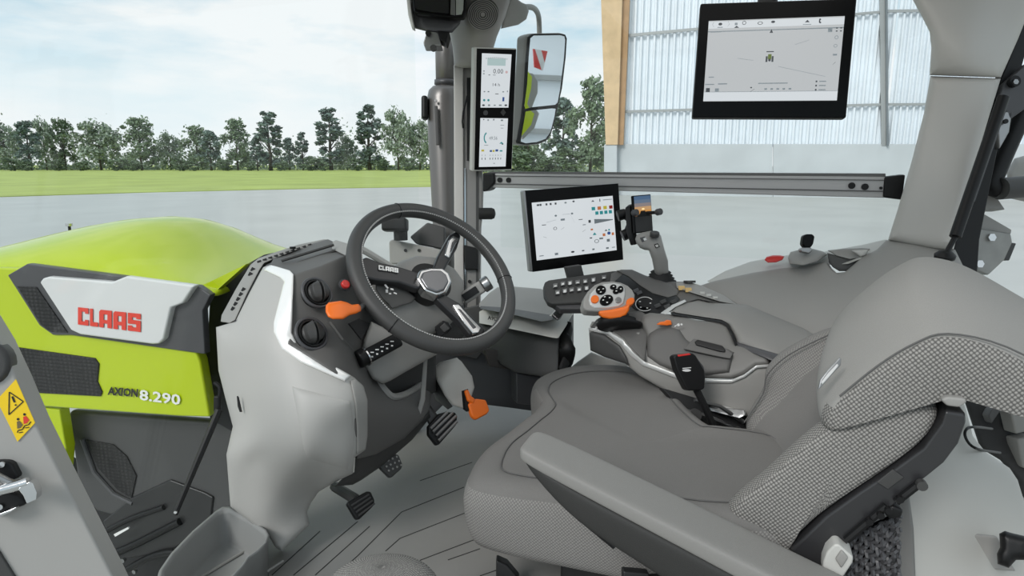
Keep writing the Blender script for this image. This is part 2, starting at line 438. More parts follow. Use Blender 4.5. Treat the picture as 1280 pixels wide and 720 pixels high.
# trees: crown of many small leaf cards clustered in clumps, trunk and boughs below
m_leaf = [mat('tree_leaves_%s' % n, c, .8, var=.45, vscale=.9) for n, c in
          (('green', C3(112, 130, 104)), ('blue_green', C3(104, 122, 114)), ('grey_green', C3(142, 156, 138)))]
m_bark = mat('bark', C3(70, 66, 58), .9)
def crown_mesh(seed, w, h, base, nclump, nleaf, size, mtl, pointy=0):
    r = random.Random(seed); vs, fs = [], []
    for c in range(nclump):
        z = base+(h-base)*r.random()**.8; t = (z-base)/(h-base)
        wid = w*.5*(math.sin(math.pi*(.12+.8*t))**.6)*(1-pointy*t)
        a = r.uniform(0, 2*math.pi); q = wid*math.sqrt(r.random())*.92
        cx, cy = q*math.cos(a), q*math.sin(a); cr_ = w*r.uniform(.07, .17)
        for l in range(nleaf):
            d = V((r.gauss(0, 1), r.gauss(0, 1), r.gauss(0, .75))).normalized()*cr_*r.random()**.4
            p = V((cx, cy, z))+d; s = size*r.uniform(.6, 1.3)
            u = V((r.gauss(0, 1), r.gauss(0, 1), r.gauss(0, 1))).normalized(); v = u.cross(V((r.gauss(0, 1), r.gauss(0, 1), r.gauss(0, 1)))).normalized()
            n = len(vs); vs += [p-u*s, p-v*s*.6, p+u*s, p+v*s*.6]; fs.append((n, n+1, n+2, n+3))
    me = bpy.data.meshes.new('crown'); me.from_pydata([tuple(v) for v in vs], [], fs); me.materials.append(mtl); return me
def trunk_mesh(seed, w, h, base):
    r = random.Random(seed); vs, fs = tubev([(0, 0, 0), (.1, 0, h*.3), (-.1, .1, h*.6), (0, 0, h*.85)], [h*.022, h*.016, h*.01, h*.004], 7)
    for i in range(6):
        z = h*r.uniform(.25, .6); a = r.uniform(0, 6.28)
        v2, f2 = tubev([(0, 0, z), (math.cos(a)*w*.18, math.sin(a)*w*.18, z+h*.1), (math.cos(a)*w*.33, math.sin(a)*w*.33, z+h*.22)], [h*.008, h*.005, h*.002], 5)
        n = len(vs); vs += v2; fs += [[k+n for k in t] for t in f2]
    me = bpy.data.meshes.new('trunk'); me.from_pydata([tuple(v) for v in vs], [], fs); me.materials.append(m_bark); me.shade_smooth(); return me
KIND = []
for i, (w, h, b, nc, nl, mi, pt) in enumerate([(15, 22, 3, 60, 46, 0, .1), (10, 21, 2.0, 46, 46, 1, .3), (17, 19, 3, 60, 46, 2, .1), (8, 24, 2, 50, 44, 1, .35), (12, 14, .4, 44, 46, 0, .1)]):
    KIND.append((crown_mesh(i+3, w, h, b, nc, nl, .62, m_leaf[mi], pt), trunk_mesh(i, w, h, b), w, h))
def tree(x, ybase, ytop, wpx, kind, D, label):
    """stand a tree of real size where it grows, D metres away"""
    cm, tm, w, h = KIND[kind]; base = P(x, 205, D); base.z = GZ
    H = (ybase-ytop)*D/FPX; Wd = wpx*D/FPX
    t = thing('tree', label, 'tree', base, 'trees in the row beyond the meadow')
    for nm, me in (('crown', cm), ('trunk', tm)):
        o = bpy.data.objects.new(nm, me); SC.collection.objects.link(o); o.parent = t; o.scale = (Wd/w, Wd/w, H/h); ORI[o] = base
        o.rotation_euler.z = x*.37
# (px, base, top, width px, kind, depth, look)
TR = [(-28, 213, 150, 60, 2, 285, 'broad tree at the far left end of the distant tree row'),
 (8, 213, 158, 46, 2, 285, 'low rounded tree at the left edge of the picture in the distant row'),
 (38, 213, 155, 36, 1, 270, 'dark narrow tree left of the twin open-crowned trees in the distant row'),
 (58, 212, 152, 30, 2, 280, 'slender pale tree beside the dark narrow tree in the distant row'),
 (82, 212, 152, 34, 0, 285, 'open-crowned tree with a bare trunk, second of the left twins'),
 (126, 213, 156, 62, 2, 280, 'wide spreading tree above the front half of the tractor hood'),
 (177, 213, 151, 50, 0, 275, 'round-topped full tree left of the low bushy gap in the distant row'),
 (213, 212, 168, 34, 2, 290, 'small hazy tree just right of the round-topped full tree'),
 (247, 212, 160, 40, 0, 285, 'medium mid-green tree left of the dark leaning pair in the distant row'),
 (264, 213, 166, 32, 1, 268, 'dark squat tree above the rear end of the hood'),
 (297, 212, 152, 42, 0, 282, 'leafy tree left of the tallest dark tree in the distant row'),
 (338, 212, 141, 40, 3, 262, 'tallest dark tree standing out of the distant row'),
 (322, 212, 172, 22, 1, 262, 'small dark tree at the left foot of the tallest dark tree'),
 (362, 212, 174, 24, 1, 285, 'low thin tree directly right of the tallest dark tree'),
 (379, 212, 166, 20, 3, 282, 'spindly young tree between the tallest dark tree and the conical tree'),
 (414, 212, 137, 42, 3, 280, 'conical blue-green tree in the middle of the right-hand group'),
 (434, 212, 172, 30, 2, 290, 'low tree tucked behind the conical tree'),
 (462, 212, 134, 40, 3, 285, 'tall upright tree right of the conical tree'),
 (498, 212, 141, 46, 2, 280, 'airy broad tree left of the exhaust stack'),
 (525, 212, 154, 36, 2, 285, 'tree partly hidden by the exhaust stack'),
 (660, 210, 130, 60, 0, 200, 'tree directly below the exterior mirror'),
 (703, 210, 122, 52, 1, 180, 'dark tree just right of the exterior mirror'),
 (738, 210, 97, 62, 0, 150, 'large leafy tree against the timber post of the barn')]
for t in TR: tree(*t)
bushes = [(14, 16), (30, 12), (70, 14), (102, 12), (148, 16), (168, 12), (226, 16), (240, 12), (281, 14), (312, 12), (352, 12), (392, 18), (404, 12), (444, 16), (478, 14), (510, 16), (645, 30), (680, 26), (716, 34)]
BL = ['at the far left end under the rounded tree', 'at the left foot of the dark narrow tree on the left', 'between the dark narrow tree and the twin open-crowned trees', 'right of the twin open-crowned trees',
 'under the right side of the wide spreading tree', 'at the foot of the round-topped full tree', 'right below the small hazy tree', 'at the foot of the medium mid-green tree', 'between the squat dark tree and the leafy tree',
 'just left of the small dark tree', 'right at the foot of the tallest dark tree', 'left below the conical tree', 'directly under the conical tree', 'between the conical tree and the tall upright tree', 'right of the tall upright tree',
 'below the tree beside the exhaust stack', 'just above the window rail by the twin display', 'below the exterior mirror above the window rail', 'left of the timber post above the window rail']
for i, (x, hh) in enumerate(bushes):
    cm, tm, w, h = KIND[4]; D = 255 if x < 600 else 145
    base = P(x, 205, D); base.z = GZ; o = bpy.data.objects.new('bush', cm); SC.collection.objects.link(o); o.location = base+V((0, 0, EYE))
    s = hh*D/FPX; o.scale = (s*1.5/w*1.2, s*1.5/w*1.2, s/h); o.rotation_euler.z = i
    tag(o, 'low green bush '+BL[i], 'bush', 'bushes under the tree row')
# hedge strip closing the row at its foot
hv, hf = [], []
r = random.Random(5)
for i in range(15000):
    x = r.uniform(-200, 770); D = r.uniform(292, 320) if x < 600 else r.uniform(200, 230)
    p = P(x, 205, D); p.z = GZ+abs(r.gauss(0, 1))*(4.6+2.6*math.sin(x*.06)+1.8*math.sin(x*.19)); s = r.uniform(.4, 1.0)
    u = V((r.gauss(0, 1), r.gauss(0, 1), r.gauss(0, 1))).normalized(); v = u.cross(V((r.gauss(0, 1), r.gauss(0, 1), r.gauss(0, 1)))).normalized()
    n = len(hv); hv += [p-u*s, p-v*s*.7, p+u*s, p+v*s*.7]; hf.append((n, n+1, n+2, n+3))
tag(mk('hedge', hv, hf, m_leaf[2]), 'long low green hedge running behind the distant trees', 'hedge', kind='stuff')

# ------------------------------------------------------------------ the barn
m_sheet = mat('corrugated_galvanised_sheet', C3(226, 233, 238), .4, var=.05, vscale=.5)
m_girt = mat('galvanised_steel_rail', C3(160, 164, 165), .4, metal=.3)
m_conc = mat('pale_precast_concrete', C3(188, 194, 196), .8, var=.06, vscale=.5, bump=.3, bscale=8)
A, B = P(770, 205, 58), P(1400, 205, 48); A.z = B.z = 0
bx = (B-A).normalized(); bl = Plane(A, bx.cross(V((0, 0, 1)))); bnn = bl.n
barn = thing('barn', 'open metal-clad barn with a timber post and a concrete plinth seen through the side window', 'barn', V((A.x, A.y, GZ)))
def wall_at(x, y, off=0): return bl.at(x, y, off)
def sheetwall(x0, x1, y0, y1, n):
    a0, a1 = wall_at(x0, y1), wall_at(x1, y1); zt = wall_at((x0+x1)/2, y0).z; zb = (a0.z+a1.z)/2
    L = (a1-a0).length; d = (a1-a0).normalized(); d.z = 0; d.normalize(); vs, fs = [], []; prof = [(0, 0), (.42, .0), (.56, .30), (.82, .30)]
    k = 0; pts = []
    for i in range(n):
        for u, h in prof: pts.append((L*(i+u)/n, h))
    pts.append((L, 0))
    for s, h in pts:
        b = V((a0.x, a0.y, 0))+d*s+bnn*h; vs += [V((b.x, b.y, zb)), V((b.x, b.y, zt))]
    for i in range(len(pts)-1): fs.append((2*i, 2*i+2, 2*i+3, 2*i+1))
    o = mk('wall_sheet', vs, fs, m_sheet, barn); s = o.modifiers.new('t', 'SOLIDIFY'); s.thickness = .05; return o
sheetwall(776, 1103, -60, 184, 38); sheetwall(1106, 1290, -60, 184, 22); sheetwall(1292, 1400, -60, 184, 12)
def bslab(nm, pts, t, m, off, **k): return slab(nm, pts, bl, t, m, barn, off=off, **k)
bslab('plinth_panel', [(756, 180), (965.5, 180), (965.5, 262), (756, 262)], .3, m_conc, .45, bevel=.03)
bslab('plinth_panel', [(966.8, 180), (1200, 180), (1200, 262), (966.8, 262)], .3, m_conc, .45, bevel=.03)
bslab('plinth_panel', [(1201, 180), (1400, 180), (1400, 262), (1201, 262)], .3, m_conc, .45, bevel=.03)
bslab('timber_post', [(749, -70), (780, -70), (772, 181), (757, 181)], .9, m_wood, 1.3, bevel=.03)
bslab('timber_post_side', [(779, -70), (790, -70), (779, 181), (771, 181)], .5, mat('timber_side_shaded', C3(172, 138, 100), .7, var=.1, vscale=1.2), .9)  # same timber, darkened in colour as the shaded face of the post
bslab('post_foot', [(755, 181), (771, 181), (771, 262), (755, 262)], .9, m_conc, 1.2, bevel=.03)
bslab('steel_post', [(1099, -70), (1107, -70), (1109, 182), (1102, 182)], .25, m_girt, .5)
bslab('downpipe', [(1106.5, -70), (1109, -70), (1111, 182), (1108.5, 182)], .2, mat('dark_steel', C3(110, 118, 122), .5), .75)
for pts in ([(779, 43), (1103, 13), (1103, 16), (779, 46.5)], [(777, 138), (1103, 129), (1103, 132), (777, 141)],
            [(1109, 12), (1400, 8), (1400, 11), (1109, 15.5)], [(1109, 129), (1400, 127), (1400, 130), (1109, 132)]):
    bslab('wall_rail', pts, .12, m_girt, .42)

# ------------------------------------------------------------------ tractor outside the glass
SP = vplane(P(260, 400, 1.45), P(0, 400, 1.60))       # left flank of the hood
hood = thing('tractor_hood', 'lime green tractor hood with white inlay, red lettering and black grilles', 'hood', onZ(120, 500, -.6))
Ys = [1.10, 1.16, 1.25, 1.34, 1.43, 1.6, 1.8, 2.0, 2.15, 2.4, 2.7, 3.0]
def flank(Y, z):     # point of the flank plane at given Y
    n = SP.n; x = SP.p.x-(n.y*(Y-SP.p.y))/n.x; return V((x, Y, z))
def ez(Y): return np.interp(Y, [1.1, 1.4, 1.73, 2.2, 2.7, 3.0], [-.279, -.262, -.26, -.30, -.40, -.5])
def cz(Y): return np.interp(Y, [1.10, 1.22, 1.33, 1.43, 1.6, 1.8, 2.15, 2.6, 3.0], [-.285, -.245, -.188, -.142, -.146, -.184, -.272, -.38, -.48])
vs, fs = [], []; NX = 14
for Y in Ys:
    for i in range(NX+1):
        t = i/NX; a = flank(Y, 0); Wd = .60
        shift = .17*t*(1-min(1, max(0, (Y-1.1)/.6)))
        s = math.sin(math.pi*min(1, max(0, t)))**.62 if 0 < t < 1 else 0
        s = min(1, s*1.02)
        z = ez(Y)+(cz(Y)-ez(Y))*s
        vs.append(V((a.x+Wd*t, Y+shift, z)))
for j in range(len(Ys)-1):
    for i in range(NX): k = j*(NX+1)+i; fs.append((k, k+1, k+NX+2, k+NX+1))
ht = mk('hood_top', vs, fs, m_green, hood, smooth=True); s = ht.modifiers.new('t', 'SOLIDIFY'); s.thickness = .02; s.offset = -1
s = ht.modifiers.new('s', 'SUBSURF'); s.levels = s.render_levels = 1
def hs(nm, pts, m, off, t=.02, bevel=.003, parent=hood, **k): return slab(nm, pts, SP, t, m, parent, off=off, bevel=bevel, **k)
hs('side_panel', [(-160, 345), (-60, 338), (0, 334.5), (80, 337), (170, 348), (244, 359), (246, 366), (244, 380), (246, 442), (250, 452), (262, 522), (225, 521), (30, 507), (0, 492), (-160, 480)], m_green, 0, .03, .006)
hs('lower_apron', [(-60, 490), (38, 508), (74, 512), (82, 560), (80, 588), (70, 586), (40, 540), (-60, 560)], m_green, -.012, .03, .004)
hs('window_surround', [(9, 344), (33, 330), (157, 346), (246, 357.5), (263, 369), (253, 388), (256, 443), (88, 419), (66, 419), (49, 407)], m_anth, .006, .02)
gm = mat('black_mesh_grille', C3(12, 12, 13), .6, kind='weave', bscale=110, bump=1.0, dcol=C3(40, 40, 41))
hs('upper_grille', [(21, 358), (45, 359), (84, 416), (63, 415), (51, 406)], gm, .009, .02, .001)
wi = hs('white_inlay', [(49, 353), (53, 348), (60, 346), (140, 352.5), (157, 345.5), (243, 357), (228, 379), (213, 385), (204, 424), (198, 430), (190, 430.5), (100, 418.5), (88, 413)], m_whitepl, .022, .02, .005, seg=3)
hs('lower_grille', [(14, 435), (18, 434), (118, 448), (123, 455), (121, 477), (127, 490), (125, 495.5), (42, 491), (28, 484)], gm, .004, .02, .001)
lip = [(22, 429), (128, 443), (133, 452), (130, 476), (142, 486)]
# crease line of the hood above the flank
# block lettering on the inlay
qL = [SP.at(x, y, .0235) for x, y in [(97.7, 384), (176, 392.5), (176, 415), (97.7, 405.5)]]
LET = {'C': [(0, 0), (1, 0), (1, .32), (.68, .32), (.68, .22), (.36, .22), (.36, .78), (.68, .78), (.68, .68), (1, .68), (1, 1), (0, 1)],
       'L': [(0, 0), (.36, 0), (.36, .76), (1, .76), (1, 1), (0, 1)],
       'S': [(0, 0), (1, 0), (1, .3), (.66, .3), (.66, .22), (.34, .22), (.34, .38), (1, .38), (1, 1), (0, 1), (0, .7), (.34, .7), (.34, .78), (.66, .78), (.66, .6), (0, .6)]}
def letters(parent, q, m, off, thick=True):
    cells = [('C', 0, .17), ('L', .195, .325), ('A', .345, .545), ('A', .57, .77), ('S', .80, 1.0)]
    n = qn(q)
    for ch, a, b in cells:
        if ch == 'A':
            ps = [[(0, .12), (.12, 0), (1, 0), (1, 1), (.66, 1), (.66, .24), (.36, .24), (.36, 1), (0, 1)], [(.36, .56), (.66, .56), (.66, .76), (.36, .76)]]
        else: ps = [LET[ch]]
        L = [prism([qat(q, a+(b-a)*u, v, off, n) for u, v in p], [qat(q, a+(b-a)*u, v, off-.0008, n) for u, v in p]) for p in ps]
        merge('letter', L, m, parent)
letters(wi, qL, m_redp, .0008)
def sq(pl, c, off=0): return [pl.at(x, y, off) for x, y in c]
text('model_lettering', 'AXION', sq(SP, [(136, 482.5), (174.5, 485.5), (174.5, 496), (136, 493)]), m_blackpr, hood, off=.004, bold=.04, shear=.1)
text('number_lettering', '8.290', sq(SP, [(176, 486), (227, 492.5), (227, 506), (176, 499.5)]), m_whitepr, hood, off=.004, bold=True)
# small sight peg on the hood
pg = thing('hood_sight_peg', 'small chrome sight peg standing on the left front of the hood top', 'peg', onY(87, 291, 1.75))
pp = onY(87, 286, 1.85)
cyl('stem', pp-V((0, 0, .015)), (0, 0, 1), .004, .025, m_black, pg, 10); cyl('cap', pp+V((0, 0, .008)), (0, 0, 1), .009, .008, m_chrome, pg, 12)
# engine bay: shroud, dark frame, air duct
m_blk2 = mat('dark_engine_bay', C3(26, 26, 28), .6)
EB = Plane(SP.p-SP.n*.07, SP.n)
shell = thing('engine_shroud', 'dark grey engine side shroud with a mesh inlet below the green hood', 'engine cover', EB.at(180, 650))
slab('shroud_panel', [(84, 514), (285, 528), (296, 500), (300, 660), (252, 676), (120, 640), (97, 612)], EB, .03, mat('dark_grey_shroud', C3(66, 66, 67), .45), shell, bevel=.012, seg=3)
slab('lower_recess', [(128, 652), (165, 622), (212, 600), (255, 616), (266, 622), (262, 655), (212, 690), (150, 700)], EB, .02, mat('dark_shroud_recess', C3(36, 36, 37), .4), shell, off=.006, bevel=.004)
slab('mesh_inlet', [(107, 550), (141, 556), (158, 571), (170, 595), (164, 623), (146, 612), (122, 585)], EB, .02, gm, shell, off=.004, bevel=.001)
tube('inlet_rim', [EB.at(x, y, .004) for x, y in [(103, 549), (118, 590), (142, 617), (166, 629)]], .006, m_anth, shell, 8)
slab('hood_seal', [(236, 362), (262, 356), (330, 318), (345, 330), (300, 400), (296, 480), (290, 540), (262, 524), (252, 445), (258, 440), (262, 372)], Plane(EB.p+EB.n*.005, EB.n), .04, m_blk2, shell, bevel=.003)
slab('green_rear_return', [(244, 360), (263, 352), (308, 330), (272, 362), (262, 368), (257, 372)], Plane(SP.p, SP.n), .02, m_green, hood, off=-.03)
fr = thing('front_frame', 'black front axle frame and pipes under the engine shroud', 'frame', EB.at(150, 720))
slab('frame_plate', [(60, 560), (110, 600), (330, 640), (330, 800), (60, 800)], Plane(EB.p-EB.n*.08, EB.n), .03, m_blk2, fr)
for nm, pts, rr, mm in (('pipe', [(118, 672), (160, 650), (205, 634)], .007, m_black), ('pipe', [(125, 700), (170, 680), (225, 652)], .010, m_black), ('hose', [(130, 730), (180, 700), (215, 690), (240, 700)], .009, m_black)):
    tube(nm, crv([EB.at(x, y, .01) for x, y in pts]), rr, mm, fr, 10)
slab('name_plate', [(142, 668), (160, 659), (161, 661), (144, 671)], EB, .004, m_whitepr, fr, off=.034)
for x, y in ((126, 681), (156, 699), (170, 713), (107, 640)): cyl('bolt', EB.at(x, y, .03), EB.n, .006, .008, m_satin, fr, 8)
# windscreen wiper
wp = thing('wiper', 'thin black windscreen wiper arm slanting down beside the dashboard', 'wiper', P(218, 645, 1.3))
a, b = P(274, 512, 1.32), P(219, 643, 1.27)
tube('wiper_arm', [a, (a+b)/2, b], [.0075, .0065, .005], m_black, wp, 8); tube('wiper_blade', [P(270, 520, 1.33), P(222, 640, 1.285)], .003, m_dark, wp, 6)
box('pivot', P(272, 505, 1.33), RT*.007, UP*.018, FW*.006, m_black, wp, bevel=.004); tube('washer_hose', crv([P(268, 478, 1.33), P(275, 485, 1.33), P(274, 500, 1.33)]), .004, m_black, wp, 8)
cyl('tip_screw', P(220, 640, 1.265), -FW, .003, .003, m_chrome, wp, 8)

# exhaust stack right of the windscreen
ex = thing('exhaust_stack', 'tall dark grey exhaust stack outside the front corner post', 'exhaust', P(556, 340, 2.6))
def ringp(x0, x1, y, D, k=24):
    c = P((x0+x1)/2, y, D); r = (x1-x0)/2*D/FPX; return [c+V((math.cos(2*math.pi*i/k), math.sin(2*math.pi*i/k), 0))*r for i in range(k)]
m_exh = mat('dark_metal_heat_shield', C3(112, 110, 109), .35, metal=.5)
rings('heat_shield', [ringp(*q) for q in [(541, 571, 108, 2.5), (536, 573, 113, 2.5), (534, 574, 122, 2.5), (535, 573.5, 170, 2.5), (539, 573, 240, 2.5), (543, 573, 320, 2.5), (546, 573, 410, 2.5)]], m_exh, ex)
rings('upper_pipe', [ringp(*q) for q in [(544, 570, -30, 2.5), (544, 570, 60, 2.5), (545, 570, 112, 2.5)]], m_exh, ex)
rings('pipe_clamp', [ringp(*q) for q in [(543, 571, 100, 2.5), (543, 571, 106, 2.5)]], m_anth, ex)
box('grab_handle', P(531, 135, 2.46), RT*.012, UP*.045, FW*.02, m_black, ex, bevel=.01, seg=3)
slab('slot_plate', [(543, 132), (547, 132), (549, 181), (545, 181)], Plane(P(545, 150, 2.42), -FW), .01, m_dark, ex, bevel=.002)
cyl('screw', P(545, 126, 2.43), -FW, .006, .006, m_satin, ex, 8)
# work light bracket in front of the right fender
lb = thing('light_bracket', 'grey outside lamp bracket with a small black work lamp behind the steering wheel', 'bracket', P(500, 330, 2.3))
pl = Plane(P(510, 305, 2.35), -FW)
slab('bracket_beam', [(486, 302), (490, 299), (556, 313), (556, 330), (512, 324), (500, 330), (487, 330)], pl, .06, m_trim, lb, bevel=.006)
slab('bracket_leg', [(510, 322), (556, 326), (556, 350), (498, 345)], pl, .05, mat('pale_bracket', C3(196, 196, 196), .5), lb, off=-.03, bevel=.006)
slab('bracket_arm', [(512, 296), (534, 278), (556, 284), (556, 312), (520, 305)], pl, .04, m_dark, lb, off=-.04, bevel=.006)
box('work_lamp', P(494, 281, 2.3), RT*.045, UP*.024, FW*.03, m_black, lb, bevel=.01, seg=3)
cyl('lamp_stem', P(501, 300, 2.32), (0, 0, 1), .025, .04, m_black, lb, 14)
for x in (507, 524): cyl('bolt', pl.at(x, 313, .0), pl.n, .006, .004, m_black, lb, 8)

# ------------------------------------------------------------------ cab shell
fl = mk('floor', *boxv(V((.02, .17, -.84)), V((.80, 0, 0)), V((0, .87, 0)), V((0, 0, .02))), m_floor, bevel=0); fl['kind'] = 'structure'
FZ = -.82
for ln in ([(525, 700.5), (592, 675)], [(482, 689), (500, 673), (582, 641)], [(420, 719), (447, 695), (502, 640), (580, 609)], [(525, 601), (590, 578)],
           [(367, 719), (447, 652)], [(394, 719), (462, 658)], [(560, 700), (600, 686)], [(600, 720), (640, 706)], [(340, 719), (400, 664)]):
    L = []
    for (x0, y0), (x1, y1) in zip(ln, ln[1:]):
        a, b = onZ(x0, y0, FZ), onZ(x1, y1, FZ); d = (b-a).normalized(); L.append(boxv((a+b)/2, (b-a)/2, d.cross(V((0, 0, 1)))*.0011, V((0, 0, .0006))))
    merge('groove', L, m_groove, fl)
# glass
gl = bpy.data.materials.new('clear_window_glass'); gl.use_nodes = True; t = gl.node_tree; t.nodes.clear()
o_ = t.nodes.new('ShaderNodeOutputMaterial'); tr_ = t.nodes.new('ShaderNodeBsdfTransparent'); gs = t.nodes.new('ShaderNodeBsdfGlossy'); gs.inputs['Roughness'].default_value = .02
fz = t.nodes.new('ShaderNodeValue'); fz.outputs[0].default_value = .018; mxs = t.nodes.new('ShaderNodeMixShader'); tr_.inputs[0].default_value = (.985, .995, .99, 1)
t.links.new(fz.outputs[0], mxs.inputs[0]); t.links.new(tr_.outputs[0], mxs.inputs[1]); t.links.new(gs.outputs[0], mxs.inputs[2]); t.links.new(mxs.outputs[0], o_.inputs[0])
w1 = mk('window_1', *boxv(V((.0, 1.075, -.05)), V((.80, 0, 0)), V((0, .003, 0)), V((0, 0, .80))), gl); w1['kind'] = 'structure'
w2 = mk('window_2', *boxv(V((.99, .16, .28)), V((.003, 0, 0)), V((0, .68, 0)), V((0, 0, .58))), gl); w2['kind'] = 'structure'
cl_ = mk('ceiling', *boxv(V((.10, .15, .66)), V((.92, 0, 0)), V((0, .95, 0)), V((0, 0, .04))), mat('headliner', C3(170), .8)); cl_['kind'] = 'structure'
lamp = thing('fill_light_panel', 'added flat panel under the cab roof that goes with the fill light', 'lamp', V((.1, .12, .61)))  # made-up panel out of view, added to go with the fill light
box('fill_panel', V((.1, .12, .61)), V((.58, 0, 0)), V((0, .48, 0)), V((0, 0, .010)), m_light, lamp, bevel=.003)
# front corner post
FP = Plane(P(585, 250, 2.2), -FW)
p1 = thing('front_post', 'grey front corner post with a flared speaker head', 'post', FP.at(585, 450), kind='structure')
p1.name = 'trim_2'
slab('post_face', [(578, 80), (600, 80), (602, 200), (604, 232), (603, 262), (601, 284), (600, 420), (580, 440)], FP, .05, mat('post_grey', C3(132, 130, 129), .4, metal=.2), p1, bevel=.004)
slab('post_edge', [(567, 80), (579, 80), (579.5, 250), (580, 440), (568, 440)], FP, .06, mat('post_light', C3(184, 181, 179), .4, metal=.2), p1, off=.012, bevel=.004)
slab('post_rib', [(595, 205), (598, 205), (598, 420), (595, 420)], FP, .01, m_dark, p1, off=.003)
slab('post_highlight', [(580.5, 210), (582, 210), (582.5, 420), (581, 420)], FP, .01, m_chrome, p1, off=.006)
sheet('speaker_head', [(558, 18), (560, -10), (640, -14), (638, 0), (632, 20), (626, 34), (621, 46), (617, 60), (616, 84), (580, 85), (568, 83), (566, 60), (563, 45), (558, 26)],
      [(560, 0, 2.16), (560, 40, 2.18), (600, 10, 2.06), (600, 45, 2.09), (600, 80, 2.13), (568, 82, 2.15), (635, 0, 2.12), (618, 60, 2.13)], m_pillar, p1, thick=.1, rnd=.02, step=5)
SPK = Plane(P(603.7, 18.7, 2.045), -FW)
sp = cyl('speaker_grille', SPK.at(603.7, 18.7, -.01), SPK.n, .051, .014, m_dark, p1, 40, bevel=.002)
for q in (.012, .018, .024, .030, .036, .042, .048):
    tube('grille_ring', [SPK.at(603.7, 18.7, .0045)+(RT*math.cos(t)+UP*math.sin(t))*q for t in [2*math.pi*i/40 for i in range(40)]], .0013, m_trim, sp, 5, closed=True)
cyl('grille_hub', SPK.at(603.7, 18.7, .003), SPK.n, .007, .004, m_trim, sp, 16)
sheet('mirror_bracket', [(626, 36), (634, 8), (640, -6), (652, 3), (659, 6), (661, 14), (658, 24), (648, 31)], [(626, 20, 2.14), (660, 10, 2.2), (640, 30, 2.18)], m_trim, p1, thick=.06, rnd=.008, step=5)
slab('latch_strip', [(583.5, 97), (588, 97), (588, 160), (586, 200), (583.5, 200)], FP, .02, m_black, p1, off=.01)
tube('latch_cord', [FP.at(x, y, .02) for x, y in [(584, 120), (579, 141), (578, 152), (579, 160)]], .003, m_black, p1, 6)
cyl('rubber_buffer', FP.at(610, 267, .0), RT, .001, .03, m_rubber, p1, 20, prof=[(.02, -.03), (.02, .012), (.016, .022), (.004, .026)])
slab('latch_box', [(580, 306), (597, 310), (597, 337), (581, 337)], FP, .03, m_black, p1, off=.02, bevel=.003)
cyl('screw', FP.at(587, 352, .002), FP.n, .006, .004, m_black, p1, 10)
# side window rail
RP = Plane(V((.80, 0, 0)), V((-1, 0, 0)))
rl = thing('window_rail', 'silver aluminium grab rail running across the right side window', 'rail', RP.at(860, 230))
slab('rail_profile', [(615, 217), (1107, 221), (1107, 247.5), (615, 234.5)], RP, .03, m_alu, rl, bevel=.003)
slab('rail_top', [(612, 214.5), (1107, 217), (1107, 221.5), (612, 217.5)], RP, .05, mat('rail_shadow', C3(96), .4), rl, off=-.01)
slab('rail_groove', [(615, 229.3), (1107, 238.6), (1107, 240), (615, 230.4)], RP, .01, mat('rail_groove', C3(84), .5), rl, off=.0035)
slab('rail_groove', [(615, 219.4), (1107, 224.8), (1107, 225.8), (615, 220.3)], RP, .01, MATS['rail_groove'], rl, off=.0035)
slab('end_bracket', [(603, 216), (617, 216), (618, 228), (615, 232), (610, 238), (603, 240)], RP, .06, m_black, rl, off=.012, bevel=.005)
slab('end_bracket', [(1106, 221), (1132, 218), (1128, 250), (1104, 247)], RP, .05, m_black, rl, off=.008, bevel=.005)
for x, y, q in ((625, 225, .0085), (636, 225.2, .0085), (1064.5, 232, .009), (1081, 233.5, .009), (1101, 235, .004)):
    cyl('screw', RP.at(x, y, .0), RP.n, q, .005, m_black, rl, 14)
# ------------------------------------------------------------------ B post and fender ledge on the right
bp = thing('rear_post', 'broad grey moulded post at the right rear of the side window', 'post', P(1160, 310, 1.6), kind='structure'); bp.name = 'trim_3'
m_bp = mat('pale_grey_post', C3(188, 186, 183), .5, bump=.1, bscale=600)
BC = [(1150, -10, 1.62), (1165, 90, 1.62), (1210, 60, 1.56), (1260, 40, 1.62), (1160, 150, 1.62), (1230, 150, 1.58), (1120, 300, 1.64), (1185, 300, 1.56), (1200, 200, 1.56), (1270, 0, 1.62)]
sheet('upper_cover', [(1134, -20), (1141, 0), (1153, 22), (1162, 40), (1164, 60), (1162, 94), (1251, 97), (1272, 50), (1300, -20)], BC, m_bp, bp, thick=.12, rnd=.03, step=8, off=.006)
sheet('lower_cover', [(1163, 95), (1251, 98), (1235, 150), (1217, 210), (1200, 280), (1192, 312), (1168, 311), (1140, 307), (1110, 300), (1122, 262), (1140, 200), (1155, 141)], BC, m_bp, bp, thick=.12, rnd=.025, step=8)
SE = Plane(P(1240, 180, 1.66), -FW)
sl = thing('door_seal', 'black rubber seal strip running down the outer edge of the pale rear post', 'seal', SE.at(1200, 320))
slab('seal_strip', [(1300, -10), (1284, 10), (1270, 52), (1251, 100), (1226, 190), (1205, 265), (1192, 312), (1196, 345), (1222, 345), (1225, 300), (1240, 225), (1255, 150), (1272, 105), (1290, 40)], SE, .03, m_black, sl, bevel=.004)
gs_ = thing('gas_strut', 'black gas strut with a ball end beside the pale rear post', 'strut', P(1180, 318, 1.48))
a, b, c = P(1254, 122, 1.52), P(1194, 296, 1.48), P(1182, 318, 1.47)
tube('cylinder', [a, b], .0125, m_black, gs_, 14); tube('rod', [b, c], .006, m_black, gs_, 10)
tube('highlight_sleeve', [a+RT*.013, a*.25+b*.75+RT*.013], .004, m_anth, gs_, 8)
cyl('ball_cup', P(1180, 326, 1.47), V((-.2, 0, 1)), .02, .02, m_black, gs_, 20, prof=[(.012, 0), (.021, .006), (.022, .014), (.014, .022), (.004, .025)])
